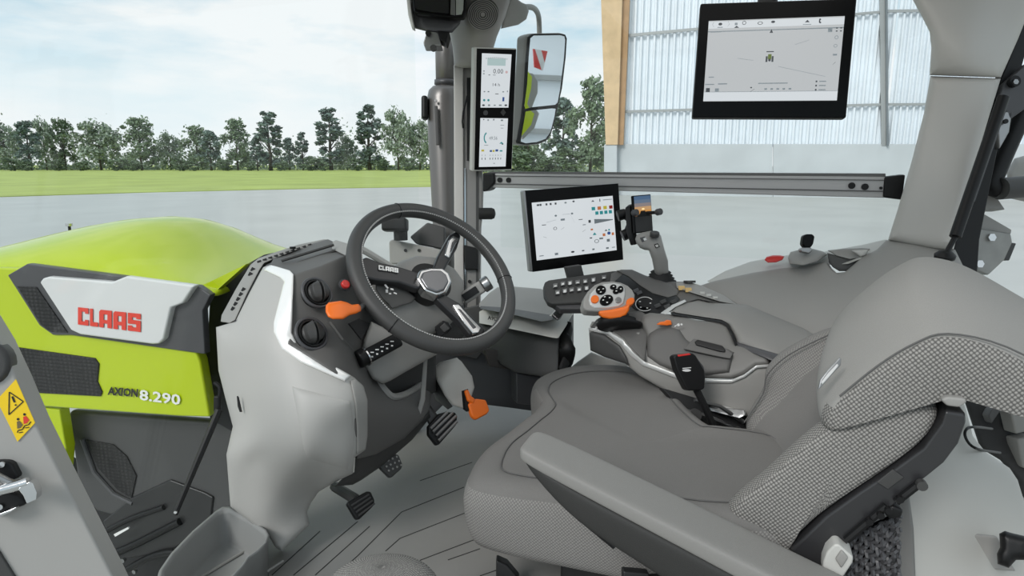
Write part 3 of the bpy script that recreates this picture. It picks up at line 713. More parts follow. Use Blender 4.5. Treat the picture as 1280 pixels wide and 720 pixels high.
of = thing('window_hinge_frame', 'black tubular window frame and hinge plate outside the right rear post', 'hinge', P(1260, 200, 1.7))
tube('frame_tube', crv([P(1300, 90, 1.72), P(1268, 160, 1.72), P(1246, 210, 1.72), P(1240, 228, 1.72), P(1252, 236, 1.72), P(1300, 232, 1.75)], 5), .026, m_black, of, 14)
tube('pipe_sleeve', [P(1250, 236, 1.70), P(1300, 232, 1.72)], .029, m_dark, of, 16)
slab('hinge_plate', [(1255, 105), (1285, 78), (1290, 130), (1262, 150), (1250, 118)], SE, .02, m_anth, of, off=.03, bevel=.003)
cyl('hinge_bolt', SE.at(1265, 103, .032), SE.n, .014, .012, m_black, of, 12); cyl('bolt_head', SE.at(1268, 103, .044), SE.n, .007, .006, m_satin, of, 6)
slab('striker', [(1256, 140), (1266, 138), (1262, 165), (1250, 186), (1248, 160)], SE, .02, m_satin, of, off=.03, bevel=.003); cyl('striker_screw', SE.at(1256, 152, .035), SE.n, .006, .005, m_black, of, 10)
hb = thing('outside_bracket', 'grey bolted steel bracket outside the cab below the hinge tube', 'bracket', P(1240, 310, 1.75))
HB = Plane(P(1240, 310, 1.74), -FW)
m_brk = mat('weathered_grey_steel', C3(150, 150, 148), .5, metal=.3, var=.1, vscale=20)
slab('bracket_face', [(1214, 284), (1264, 292), (1266, 303), (1256, 325), (1236, 344), (1203, 330)], HB, .03, m_brk, hb, bevel=.004)
slab('bracket_top', [(1219, 266), (1232, 268), (1265, 287), (1264, 293), (1213, 285)], HB, .08, m_trim, hb, off=-.012, bevel=.003)
slab('bracket_tab', [(1240, 300), (1271, 304), (1262, 326), (1246, 322), (1242, 337), (1232, 337)], HB, .02, m_dark, hb, off=-.016, bevel=.003)
slab('upper_bracket', [(1222, 242), (1244, 243), (1257, 262), (1224, 262)], HB, .05, m_trim, hb, off=-.02, bevel=.003)
for x, y in ((1238, 297), (1223, 330)): cyl('bolt', HB.at(x, y, 0), HB.n, .011, .008, m_chrome, hb, 6)
rm = thing('outside_lamp', 'grey outside mirror head beyond the hinge tube at the right picture edge', 'mirror', P(1275, 225, 2.2))
sheet('head', [(1258, 215), (1268, 198), (1290, 192), (1310, 240), (1290, 254), (1262, 248)], [(1262, 220, 2.2), (1290, 200, 2.2), (1290, 250, 2.2)], m_trim, rm, thick=.06, rnd=.03, step=5)

# fender ledge
ld = thing('side_ledge', 'grey moulded ledge under the right side window with a cup recess', 'ledge', P(1000, 430, 1.6), kind='structure'); ld.name = 'trim_4'
LC = [(876, 357, 1.80), (995, 332, 1.80), (1034, 328, 1.76), (923, 382, 1.72), (960, 410, 1.66), (1018, 425, 1.62), (1075, 312, 1.72), (1060, 390, 1.6), (1104, 343, 1.6), (1115, 300, 1.66), (1190, 318, 1.58), (1140, 330, 1.58), (1300, 400, 1.5), (1200, 500, 1.45), (940, 480, 1.68), (1050, 500, 1.58)]
sheet('side_panel', [(872, 358), (890, 352), (940, 341), (995, 332.5), (1034, 327), (1040, 336), (1046, 341), (1056, 340), (1068, 330), (1076, 322), (1096, 312), (1108, 300), (1150, 306), (1194, 312), (1210, 345), (1230, 420), (1200, 520), (1100, 540), (1000, 540), (920, 480), (880, 400)],
      LC, m_trim, ld, thick=.05, rnd=.012, step=9)
sheet('ledge_top', [(884, 351.5), (906, 339), (938, 327), (984, 319), (1034, 314), (1078, 306), (1108, 299), (1110, 306), (1096, 316), (1060, 330), (1034, 331), (995, 335), (940, 343), (890, 354)],
      [(884, 352, 1.82), (938, 327, 1.9), (984, 320, 1.9), (995, 332, 1.81), (1050, 312, 1.84), (1100, 302, 1.74), (1034, 330, 1.77)], m_light, ld, thick=.03, rnd=.006, step=6)
sheet('cup_recess', [(1034, 316), (1048, 320), (1062, 323), (1078, 322), (1068, 332), (1058, 339), (1049, 339), (1041, 334), (1036, 328)], [(1034, 318, 1.78), (1078, 322, 1.74), (1052, 338, 1.76)], m_dark, ld, thick=.02, rnd=.004, step=5, off=.03)
sheet('recess_lip', [(1034, 313), (1052, 311), (1078, 310), (1087, 311), (1080, 321), (1062, 324), (1046, 320)], [(1034, 315, 1.75), (1085, 312, 1.72), (1060, 322, 1.72)], m_trim, ld, thick=.015, rnd=.006, step=4)
sheet('recess_lip', [(1064, 313), (1086, 312), (1082, 319), (1076, 321)], [(1064, 315, 1.71), (1085, 312, 1.69), (1076, 320, 1.70)], m_light, ld, thick=.01, rnd=.004, step=4)
sheet('ledge_hump', [(985, 322), (988, 315), (998, 312.5), (1016, 311), (1028, 314), (1035, 318), (1022, 327), (1004, 332), (987, 330)], [(985, 325, 1.79), (1034, 318, 1.78), (1005, 330, 1.74), (1005, 312, 1.8)], m_trim, ld, thick=.04, rnd=.015, step=4)
rb = thing('red_release_knob', 'small red flat knob on the ledge under the right side window', 'knob', P(968, 326, 1.82))
sheet('knob', [(955.5, 325), (958, 321), (966, 319), (976, 319), (980.5, 320.5), (978, 325), (970, 328), (960, 328.5)], [(955, 325, 1.80), (980, 320, 1.80), (968, 328, 1.79)], m_redlens, rb, thick=.02, rnd=.007, step=3)
an = thing('black_tab_switch', 'small upright black tab with a chrome foot on the window ledge', 'switch', P(1010, 320, 1.78))
AP = Plane(P(1010, 302, 1.765), -FW)
slab('tab', [(1003, 305), (1004.5, 295), (1008, 292.5), (1016, 292.5), (1019, 295.5), (1017, 305), (1014, 309.5), (1006, 309.5)], AP, .02, m_gloss, an, bevel=.004, seg=3)
slab('foot', [(1001, 311), (1004, 309), (1014, 309), (1016, 313), (1012, 317), (1002, 315)], AP, .02, m_satin, an, off=.004, bevel=.003)

# ------------------------------------------------------------------ dashboard
db = thing('dashboard', 'grey dashboard console with silver trim, round air vents and an orange lever', 'dashboard', P(350, 689, 1.3))
m_side = mat('dash_side_grey', C3(172, 171, 169), .5, bump=.15, bscale=900)
SC_ = [(271, 409, 1.30), (294, 402, 1.30), (330, 333, 1.36), (345, 345, 1.30), (367, 341, 1.27), (322, 400, 1.25), (300, 460, 1.26), (340, 490, 1.185), (377, 576, 1.185), (330, 430, 1.215),
       (364, 416, 1.215), (400, 470, 1.18), (441, 500, 1.19), (455, 486, 1.22), (459, 545, 1.25), (441, 592, 1.27), (285, 540, 1.30), (283, 568, 1.28), (310, 560, 1.235), (288, 633, 1.33), (318, 575, 1.25), (330, 640, 1.30), (338, 672, 1.325), (351, 689, 1.325), (386, 650, 1.36), (395, 615, 1.34), (350, 610, 1.27), (375, 600, 1.26), (416, 603, 1.29), (420, 540, 1.185), (430, 575, 1.22)]
sheet('side_shell', [(270, 409), (294, 402), (312, 366), (329, 334), (338, 331), (362, 338), (367, 343), (364, 416), (370, 428), (384, 438), (443, 472), (455, 484), (459, 502), (459, 545), (457, 562), (443, 572), (441, 592), (418, 603), (398, 615), (389, 628), (384, 640), (387, 656), (352, 689), (344, 684), (337, 672), (288, 633), (283, 568), (291, 533), (281, 495), (273, 463)],
      SC_, m_side, db, thick=.05, rnd=.012, step=8)
f_side = surf(SC_)
sheet('silver_trim', [(333, 334), (340, 331.5), (362, 338), (367, 343), (365, 416), (371, 428), (385, 438.5), (439, 469.5), (431, 477), (376, 453), (352, 436), (342, 415), (342, 403), (355, 352), (350, 347), (330, 338)],
      f_side, mat('bright_silver_trim', C3(236, 236, 236), .25, metal=.2), db, thick=.01, rnd=.006, step=5, off=.010)
sheet('lower_cover', [(438, 476), (444, 473), (454, 482), (459.5, 500), (459.5, 545), (457, 562), (446, 568), (446, 540), (444, 505)], f_side, m_trim, db, thick=.01, rnd=.004, step=5, off=.006)
sheet('side_relief', [(366, 500), (362, 480), (440, 500), (446, 540), (444, 560), (436, 590), (382, 574), (377, 560)], f_side, m_side, db, thick=.01, rnd=.012, step=6, off=.004)
slab('shell_slot', [(296, 495), (297.5, 497), (301.5, 515), (299.5, 515), (297, 508)], plane3(P(296, 495, 1.246), P(302, 497, 1.243), P(300, 516, 1.243)), .003, m_black, db)
# dark face with the vents
DC = [(366, 343, 1.265), (364, 416, 1.21), (432, 320, 1.38), (395, 367, 1.26), (388, 418, 1.225), (443, 472, 1.24), (459, 500, 1.27), (450, 360, 1.40), (459, 560, 1.28), (443, 600, 1.29), (480, 580, 1.38), (538, 520, 1.52), (500, 500, 1.43), (470, 470, 1.41), (530, 460, 1.6), (480, 400, 1.55), (520, 400, 1.62), (540, 370, 1.65), (440, 420, 1.31)]
fD = surf(DC)
sheet('dash_face', [(365, 343), (400, 332), (431, 319), (446, 326), (470, 345), (520, 360), (545, 400), (545, 450), (541, 470), (520, 480), (509, 490), (492, 497), (484, 493), (474, 480), (468, 455), (455, 455), (460, 505), (462, 560), (446, 572), (443, 610), (470, 595), (505, 560), (538, 526), (536, 515), (520, 535), (470, 562), (445, 562), (440, 480), (360, 430)],
      fD, m_dash, db, thick=.06, rnd=.006, step=8) if 0 else None
sheet('dash_face', [(365, 343), (400, 332), (431, 319), (446, 326), (470, 345), (520, 350), (548, 390), (545, 430), (500, 440), (468, 452), (472, 474), (484, 491), (494, 496), (512, 490), (528, 478), (533, 462), (537, 448), (541, 452), (541, 478), (536, 518), (505, 548), (470, 568), (446, 574), (440, 480), (400, 455), (360, 430)],
      fD, m_dash, db, thick=.06, rnd=.007, step=8)
tube('pocket_rim', crv([P(x, y, float(fD(x, y)[0])-.004) for x, y in [(468, 456), (472, 474), (484, 491), (494, 496), (512, 490), (528, 478), (534, 462), (537, 449)]], 4), .008, m_trim, db, 8)
sheet('pocket_back', [(455, 440), (545, 430), (545, 490), (500, 510), (465, 490)], [(455, 450, 1.42), (540, 440, 1.56), (500, 500, 1.5)], m_dark, db, thick=.02, rnd=.004, step=9)
sheet('lower_skirt', [(444, 566), (470, 563), (505, 543), (537, 514), (538, 522), (515, 550), (478, 582), (452, 600), (441, 606), (418, 608), (430, 596), (443, 590)],
      [(444, 566, 1.285), (538, 515, 1.51), (441, 606, 1.33), (480, 580, 1.41)], m_dark, db, thick=.05, rnd=.008, step=6)
slab('skirt_trim', [(529, 452), (534, 448), (531, 500), (525, 521), (520, 519), (525, 498)], Plane(P(528, 485, 1.485), -FW), .01, m_trim, db, bevel=.002)
sheet('shelf', [(338, 330), (345, 318), (375, 309), (410, 299), (431, 309), (433, 321), (400, 333), (366, 343)], [(338, 331, 1.35), (345, 318, 1.48), (410, 300, 1.58), (432, 320, 1.385), (366, 343, 1.27), (430, 310, 1.5)], m_dash, db, thick=.03, rnd=.004, step=6, off=-.012)
sheet('shelf_side', [(416, 302), (420, 300), (436, 305), (436, 318), (431, 319), (415, 311)], [(416, 302, 1.52), (436, 305, 1.45), (431, 319, 1.39)], m_trim, db, thick=.02, rnd=.003, step=4)
for a_, b_ in (((352, 326), (417, 306)), ((362, 332), (420, 313))): tube('shelf_rib', [P(*a_, 1.40), P(*b_, 1.46)], .0035, m_dark, db, 6)
tube('front_edge', crv([P(x, y, D) for x, y, D in [(436, 303, 1.47), (460, 316, 1.5), (490, 334, 1.55), (520, 350, 1.6)]], 4), .008, m_light, db, 8)
# defroster rail along the windscreen
sheet('defroster_rail', [(276, 402), (277, 394), (295, 361), (313, 331), (323, 323), (345, 315), (372, 306), (405, 299), (412, 300), (412, 303), (372, 312), (346, 322), (330, 329), (324, 338), (309, 367), (294, 400), (287, 404)],
      [(276, 402, 1.33), (313, 331, 1.44), (412, 300, 1.62), (372, 308, 1.54), (294, 400, 1.31), (328, 331, 1.42), (300, 362, 1.37)], m_trim, db, thick=.02, rnd=.004, step=5, off=.004)
sheet('rail_inner_edge', [(290, 402), (296, 400), (310, 369), (325, 340), (333, 331), (348, 324), (373, 315), (412, 304), (412, 306), (374, 317), (350, 327), (335, 334), (328, 342), (312, 371), (297, 402)],
      [(276, 402, 1.33), (313, 331, 1.44), (412, 300, 1.62), (372, 308, 1.54), (294, 400, 1.31), (328, 331, 1.42), (300, 362, 1.37)], m_anth, db, thick=.02, rnd=.002, step=5, off=.002)
DR = surf([(276, 402, 1.33), (313, 331, 1.44), (412, 300, 1.62), (372, 308, 1.54), (294, 400, 1.31), (328, 331, 1.42), (300, 362, 1.37)])
def dslot(x, y, dx, dy, w):
    D = float(DR(x, y)[0])-.0065; c = P(x, y, D); a = (P(x+dx, y+dy, D)-c); box('defroster_slot', c, a, FW.cross(a).normalized()*w, FW*.001, m_black, db)
for i in range(5): dslot(291+i*3.3, 386-i*6.0, 1.2, -2.2, .0032)
for i in range(2): dslot(313+i*3, 343-i*6, 1.2, -2.2, .004)
for i in range(10): dslot(324+i*7, 327-i*2.3, 2.3, -.75, .0025)
cyl('sun_sensor', P(366, 311, 1.50), (0, 0, 1), .007, .005, m_black, db, 12)
# vents
def vent(x, y, r, pl):
    c = pl.at(x, y, .0); n = pl.n; s = r*dep(c)/FPX
    v = cyl('air_vent', c-n*.01, n, s, .02, m_black, db, 36, prof=[(s*.98, 0), (s, .012), (s*.96, .018), (s*.86, .018), (s*.8, .008)])
    tube('vent_ring', [c+n*.004+(frame(n)[0]*math.cos(t)+frame(n)[1]*math.sin(t))*s*1.1 for t in [2*math.pi*i/36 for i in range(36)]], .0035, m_anth, v, 8, closed=True)
    ball = cyl('vent_core', c-n*.004, n, s*.75, .02, m_dark, v, 30, prof=[(s*.78, 0), (s*.72, .012), (s*.5, .019), (s*.2, .022), (.0005, .023)])
    up = (UP-n*UP.dot(n)).normalized(); sd_ = n.cross(up)
    for k in (-1, 1):
        L = []
        for i in range(9):
            t = -1+2*i/8; w = s*.72*math.sqrt(max(0, 1-t*t))
            L.append([c+n*(.022+.006*(1-t*t))+up*t*s*.72+sd_*k*(s*.10+.0*w), c+n*(.014+.008*(1-t*t))+up*t*s*.72+sd_*k*(s*.10+w*.75), c+n*.006+up*t*s*.72+sd_*k*(s*.10+w*.75), c+n*.006+up*t*s*.72+sd_*k*(s*.10)])
        rings('vent_flap', L, m_dark, v, smooth=False, bevel=.0012)
VPn = plane3(P(366, 343, 1.265), P(364, 416, 1.21), P(440, 350, 1.36))
vent(395, 367, 17.5, Plane(P(395, 367, 1.243), VPn.n)); vent(388, 418, 18.5, Plane(P(388, 418, 1.208), VPn.n))
rp = Plane(P(430, 357, 1.31), VPn.n)
cyl('button_seat', rp.at(430, 357), rp.n, .0125, .006, m_anth, db, 20); cyl('red_button', rp.at(430, 357, .003), rp.n, .009, .01, m_redlens, db, 20, bevel=.002, label='small red round push button')
ol = sheet('orange_lever', [(407, 390), (407, 382), (411, 378), (426, 376), (434, 378), (440, 381), (448, 380), (451, 383), (451, 389), (445, 392), (437, 394), (429, 399), (416, 399), (410, 396)], [(407, 388, 1.19), (450, 385, 1.24), (425, 399, 1.19), (425, 376, 1.215)], m_orange, db, thick=.014, rnd=.007, step=3, label='orange oval pull lever')
tube('lever_stem', [P(449, 386, 1.25), P(456, 380, 1.31)], .005, m_satin, db, 8)
slab('face_recess', [(436, 404), (449, 398), (462, 404), (452, 424)], Plane(P(438, 410, 1.255), VPn.n), .004, m_black, db, off=-.0)
tube('face_crease', [P(x, y, float(fD(x, y)[0])-.002) for x, y in [(412, 402), (428, 424), (447, 444)]], .004, m_dash, db, 6)
tr5 = thing('floor_tray', 'empty grey open tray on the floor at the left foot of the dashboard', 'tray', onZ(270, 690, -.81))
TQ = [(98, 725), (198, 721), (214, 693), (240, 665), (268, 641), (277, 634.5), (286, 633.5), (311, 648), (334, 664), (337, 670), (335, 679), (326, 690), (310, 700), (303, 711), (294, 722), (270, 745), (190, 748)]
tq = [(192, 740), (198, 716), (213, 694), (240, 666), (270, 640), (278, 635), (287, 634.5), (311, 648), (334, 664), (337, 670), (334, 680), (324, 690), (311, 699), (304, 710), (290, 725), (262, 752), (215, 756)]
TZ = -.735
rim = [onZ(x, y, TZ) for x, y in tq]; cc = sum(rim, V())/len(rim)
def rg(s, z): return [V((cc.x+(p.x-cc.x)*s, cc.y+(p.y-cc.y)*s, z)) for p in rim]
rings('tray_body', [rg(.92, -.818), rg(.96, TZ-.01), rg(1.0, TZ), rg(.985, TZ+.004), rg(.93, TZ+.003), rg(.905, TZ-.006), rg(.82, -.80), rg(.78, -.806)], mat('tray_grey', C3(134, 135, 135), .55), tr5, smooth=True, bevel=.0)
for k in (-.28, .0, .26):
    a = V((cc.x, cc.y, -.803)); d = (onZ(311, 648, TZ)-onZ(277, 634, TZ)).normalized(); e_ = d.cross(V((0, 0, 1))).normalized()
    tube('tray_rib', [a+d*k*.18+e_*.1, a+d*k*.18-e_*.1], .003, m_trim, tr5, 6)

# ------------------------------------------------------------------ steering wheel and column
WC = P(544.5, 343.7, 1.4376); WN = V((-.3375, -.6504, .6805)).normalized()
wa = WN.cross(V((0, 0, 1))).normalized(); wb = WN.cross(wa)
WP = Plane(WC, WN)
sw = thing('steering_wheel', 'dark grey leather steering wheel with three dark spokes and chrome inserts', 'steering wheel', WC)
rr = .0172; R0 = .205-rr
tube('rim', [WC+(wa*math.cos(t)+wb*math.sin(t))*R0 for t in [2*math.pi*i/96 for i in range(96)]], rr, m_leather, sw, 18, closed=True)
seamp = [WC+WN*.0125+(wa*math.cos(t)+wb*math.sin(t))*(R0-rr*.72) for t in [2*math.pi*i/200 for i in range(200)]]
L = []
for i in range(0, 200):
    a, b = seamp[i], seamp[(i+1) % 200]; L.append(tubev([a+(b-a)*.15, a+(b-a)*.75], .0019, 5))
stt = merge('stitching', L, mat('grey_thread', C3(170), .7), sw); 
def wpolar(x, y):
    p = WP.at(x, y)-WC; return math.atan2(p.dot(wb), p.dot(wa))
for x, y in ((488, 250), (485, 415), (640, 350)):
    t0 = wpolar(x, y); ring_ = WC+(wa*math.cos(t0)+wb*math.sin(t0))*R0; u = (wa*math.cos(t0)+wb*math.sin(t0))
    tube('rim_joint', [ring_+(u*math.cos(q)+WN*math.sin(q))*(rr+.0003) for q in [2*math.pi*i/20 for i in range(20)]], .0011, m_black, sw, 5, closed=True)
# grips thicken near the spokes
m_spk = mat('spoke_dark_gloss', C3(38, 38, 40), .3)
HB_ = Plane(WC-WN*.028, WN)
def spoke(pts, ins=None, nm='spoke'):
    s = slab(nm, pts, HB_, .022, m_spk, sw, off=.012, bevel=.006, seg=3)
    if ins: slab('spoke_insert', ins[0], HB_, .01, m_chrome, s, off=.018, bevel=.003); slab('insert_core', ins[1], HB_, .01, m_anth, s, off=.0195, bevel=.002)
    return s
s1 = spoke([(448, 325), (450, 345), (470, 350), (500, 353), (522, 361), (536, 356), (530, 342), (498, 332), (475, 327), (458, 320)])
spoke([(541, 336), (547, 320), (562, 293), (570, 288), (577, 294), (572, 310), (560, 330), (553, 344)], ([(556, 318), (561, 300), (567, 294), (574, 297), (568, 309), (562, 322)], [(562, 317), (565, 303), (569, 299), (571, 300), (565, 313)]))
spoke([(545, 372), (556, 367), (575, 378), (592, 396), (608, 412), (602, 422), (588, 418), (572, 398), (556, 383)], ([(566, 380), (574, 380), (588, 396), (602, 410), (599, 416), (592, 417), (578, 400)], [(572, 385), (576, 386), (596, 409), (592, 411)]))
# lettering on the left spoke
qS = [HB_.at(x, y, .0135) for x, y in [(473, 332), (497.5, 336), (497.5, 341.5), (473, 337.5)]]
letters(s1, qS, m_whitepr, .002)
hubp = [(521, 346), (525, 337), (538, 334), (553, 334), (562, 341), (566, 352), (559, 365), (548, 369), (532, 363)]
hu = slab('hub_ring', hubp, HB_, .03, m_chrome, sw, off=.026, bevel=.006, seg=3)
hc_ = sum([HB_.at(x, y, 0) for x, y in hubp], V())/len(hubp); hx, hy = px(hc_)
slab('hub_cap', [(hx+(x-hx)*.80, hy+(y-hy)*.80) for x, y in hubp], HB_, .02, mat('hub_silver_grey', C3(120, 120, 122), .28, metal=.7), hu, off=.031, bevel=.005, seg=3)
cyl('hub_under', WC-WN*.09, WN, .075, .08, m_black, sw, 30, prof=[(.030, 0), (.042, .03), (.05, .066)])
co = thing('steering_column', 'grey steering column shroud with left and right control stalks', 'steering column', P(520, 440, 1.5))
sheet('upper_shroud', [(462, 362), (468, 350), (480, 341), (500, 327), (520, 320), (545, 322), (568, 336), (580, 352), (579, 380), (570, 398), (556, 412), (540, 418), (520, 430), (503, 424), (486, 410), (471, 390)],
      [(462, 362, 1.40), (500, 327, 1.50), (580, 360, 1.55), (520, 430, 1.43), (520, 370, 1.455), (560, 410, 1.5), (480, 380, 1.405)], m_trim, co, thick=.06, rnd=.02, step=7)
sheet('instrument_pad', [(469, 352), (480, 346), (500, 356), (520, 372), (515, 378), (490, 386), (477, 372), (470, 362)], [(469, 352, 1.40), (520, 372, 1.45), (490, 386, 1.40)], m_dash, co, thick=.01, rnd=.004, step=5, off=.012)
polys('pad_marks', [[P(x, y, 1.385) for x, y in q] for q in ([(480, 356), (482, 355), (486, 360), (484, 361)], [(482, 362), (485, 361.5), (485, 366), (482, 366)], [(488, 360), (492, 361), (492, 363), (488, 362)], [(486, 366), (489, 366), (489, 368), (486, 368)], [(492, 365), (496, 366.5), (496, 368), (492, 366.5)])], m_whitepr, co)
sheet('lower_shroud', [(452, 437), (455, 425), (464, 402), (485, 412), (520, 430), (548, 425), (560, 428), (552, 440), (530, 452), (505, 466), (488, 476), (478, 480), (466, 474), (457, 460)],
      [(452, 437, 1.345), (464, 402, 1.36), (520, 430, 1.43), (560, 428, 1.50), (480, 478, 1.36), (490, 430, 1.37)], m_trim, co, thick=.06, rnd=.012, step=6)
sheet('column_gaiter', [(540, 400), (580, 378), (580, 420), (560, 440), (540, 436)], [(540, 400, 1.55), (580, 380, 1.6), (560, 440, 1.58)], m_dark, co, thick=.06, rnd=.01, step=7)
slab('tilt_button', [(543, 409), (553, 401), (560, 403), (565, 410), (560, 416), (547, 423)], Plane(P(553, 412, 1.475), -FW), .01, m_black, co, off=.0, bevel=.002)
slab('tilt_button_cap', [(549, 409), (556, 403), (563, 411), (555, 416)], Plane(P(553, 412, 1.475), -FW), .01, m_dark, co, off=.004, bevel=.002)
def stalk(nm, a, b, w, h, knob, m):
    d = (b-a).normalized(); s_ = d.cross(FW).normalized(); k = s_.cross(d)
    s = box(nm, (a+b)/2, (b-a)/2, s_*w, k*h, m, co, bevel=.006, seg=3); return s, d, s_, k
s, d, s_, k = stalk('stalk', P(458, 446, 1.31), P(499, 424, 1.36), .0155, .010, 0, m_black)
cyl('stalk_knob', P(447, 450, 1.30), d, .019, .02, m_black, s, 24, bevel=.003); cyl('knob_ring', P(456.5, 446.5, 1.303), d, .0195, .003, m_chrome, s, 24)
for i in range(5):
    c = P(466+i*6.2, 440-i*3.4, 1.308+i*.0073)-FW*.006
    box('stalk_mark', c, RT*.0035, UP*.001, FW*.0005, m_whitepr, s); box('stalk_mark', c-UP*.009, RT*.002, UP*.0015, FW*.0005, m_whitepr, s)
s, d, s_, k = stalk('stalk', P(578, 374, 1.56), P(604, 357, 1.56), .0155, .011, 0, m_trim)
cyl('stalk_knob', P(603, 358, 1.56), d, .0185, .022, m_satin, s, 24, bevel=.004)
box('stalk_panel', P(588, 367, 1.546), d*.02, s_*.009, FW*.002, m_black, s, bevel=.001)
# ------------------------------------------------------------------ pedals
def pedal(nm, pts, D, arm, label, m, ribs=0, dots=0, group=None):
    t = thing(nm, label, 'pedal', P(*arm[0], D)); pl = Plane(P(pts[0][0], pts[0][1], D), V((-.42, -.75, .5)))
    s = slab('pedal_pad', pts, pl, .014, m, t, bevel=.004)
    tube('pedal_arm', [P(x, y, D+.03+.03*i) for i, (x, y) in enumerate(arm)], .011, m_dark, t, 8)
    return t, s, pl
t, s, pl = pedal('pedal', [(536, 532), (549, 517), (556, 515), (569, 515), (572, 520), (571, 531), (549, 556), (546, 556), (536, 543)], 1.50, [(548, 530), (532, 508), (526, 492)], 'largest black foot pedal with bright raised ribs beside the orange one', m_black)
for (a_, b_) in (((538, 536), (559, 515.5)), ((541, 540), (566, 516)), ((545, 545), (570, 520)), ((548, 551), (571, 527))):
    tube('pad_rib', [pl.at(*a_, .002), pl.at(*b_, .002)], .0038, m_satin, s, 8)
slab('arm_plate', [(523, 500), (530, 497), (545, 520), (538, 530)], pl, .01, m_dark, t, off=-.012, bevel=.002)
t, s, pl = pedal('pedal', [(434, 630), (437, 626), (459, 614), (464, 614), (469, 625), (468, 632), (450, 649), (446, 650)], 1.33, [(446, 625), (428, 614), (418, 608)], 'smooth black foot pedal nearest the left foot of the dashboard', m_black)
for i in range(4): tube('pad_rib', [pl.at(439+i*3, 632+i*4.2, .001), pl.at(461+i*2.4, 618+i*3.8, .001)], .002, m_dark, s, 6)
t, s, pl = pedal('pedal', [(474, 577), (496, 567), (499, 569), (504, 581), (502, 586), (490, 597), (487, 596), (476, 585)], 1.42, [(488, 580), (480, 570), (476, 563)], 'small square dark pedal with dotted pad between the two black ones', m_dark)
for i in range(4):
    for j in range(3): cyl('pad_dot', pl.at(480+i*5.2+j*2.8, 578-i*2.3+j*5.2, .0005), pl.n, .0024, .002, m_trim, s, 8)
ac = thing('accelerator', 'orange foot pedal hanging from a pale grey housing', 'pedal', P(570, 520, 1.62))
sheet('housing', [(541, 460), (549, 453), (571, 447), (577, 452), (590, 470), (593, 484), (588, 500), (582, 512), (566, 507), (556, 495), (546, 476)],
      [(541, 460, 1.60), (571, 447, 1.66), (593, 484, 1.62), (582, 512, 1.56), (560, 470, 1.57), (566, 507, 1.56)], mat('housing_grey', C3(184, 182, 178), .5), ac, thick=.09, rnd=.009, step=5)
sheet('housing_side', [(540, 462), (547, 478), (558, 498), (566, 508), (560, 512), (545, 500), (538, 480)], [(540, 462, 1.61), (566, 508, 1.57), (538, 480, 1.63)], m_dark, ac, thick=.05, rnd=.003, step=5)
hp = Plane(P(590, 500, 1.545), V((-.35, -.75, .35)))
slab('slot', [(580, 488), (585, 486), (589, 503), (586, 514), (582, 511)], hp, .01, m_black, ac, off=-.003)
slab('lever', [(582, 488), (586, 486.5), (589, 494), (595, 499), (592, 505), (586, 501)], hp, .015, m_orange, ac, off=.004, bevel=.004, seg=3)
slab('pedal_pad', [(586, 505), (595, 498), (608, 499.5), (613, 513), (609, 518), (596, 525), (591, 521)], hp, .014, m_orange, ac, off=.002, bevel=.005, seg=3, label='bright orange pad')
# ------------------------------------------------------------------ displays
def iconset(parent, q, items, off, mats):
    """flat screen print: (kind, s, t, w, h, material)"""
    n = qn(q); by = {}
    for kd, s, t, w, h, m in items:
        if kd == 'r': p = [(s-w/2, t-h/2), (s+w/2, t-h/2), (s+w/2, t+h/2), (s-w/2, t+h/2)]
        elif kd == 't': p = [(s, t-h/2), (s+w/2, t+h/2), (s-w/2, t+h/2)]
        elif kd == 'w': p = [(s-w/2, t-h/2), (s+w/2, t-h*.08), (s+w/2, t+h*.08), (s-w/2, t+h/2)]
        elif kd == 'o':
            for i in range(12):
                a, b = 2*math.pi*i/12, 2*math.pi*(i+1)/12
                by.setdefault(m, []).append([qat(q, s+w/2*math.cos(x)*k, t+h/2*math.sin(x)*k, off, n) for x, k in ((a, 1), (b, 1), (b, .72), (a, .72))])
            continue
        elif kd == 'd': p = [(s+w/2*math.cos(2*math.pi*i/12), t+h/2*math.sin(2*math.pi*i/12)) for i in range(12)]
        elif kd == 'l': p = [(s, t), (s+w, t+h), (s+w, t+h+.004), (s, t+.004)]
        by.setdefault(m, []).append([qat(q, a, b, off, n) for a, b in p])
    for m, ps in by.items(): polys('screen_print', ps, MATS[m], parent)['kind'] = 'stuff'
def display(name, label, corners, D0, scr, thick, frame_m, scr_m, bez=None, cat='monitor', back=None):
    q = quad3d(corners, D0); n = qn(q); pl = Plane(q[0], n); t = thing(name, label, cat, sum(q, V())/4-n*thick)
    vs, fs = prism(q, [p-n*thick for p in q]); mk('casing', vs, fs, frame_m, t, bevel=.004, seg=3)
    if bez: slab('bezel', bez, pl, .004, m_gloss, t, off=.001, bevel=.001)
    res = []
    for sc in scr:
        qs = [pl.at(x, y, .0016) for x, y in sc]; s = mk('screen', *prism(qs, [p-n*.001 for p in qs]), scr_m, t); res.append((s, qs))
    return t, pl, n, q, res
D_, G_, Tl, Or, Ye, Bl = 'screen_print_dark', 'screen_print_grey', 'screen_print_teal', 'screen_print_orange', 'screen_print_yellow', 'screen_print_blue'
mt, pl, n, q, sc = display('monitor', 'wide black-framed monitor with a pale menu screen standing above the keypad beside the phone', [(653.5, 238.5), (773, 229), (779.5, 324.5), (663, 340)], 1.80,
    [[(664.7, 253.4), (765.8, 244.7), (770.9, 312.6), (671, 325.6)]], .022, m_satin, m_screen, [(656.5, 238.2), (773, 229.2), (779.3, 324.6), (666, 340)])
s, qs = sc[0]; rr_ = random.Random(3)
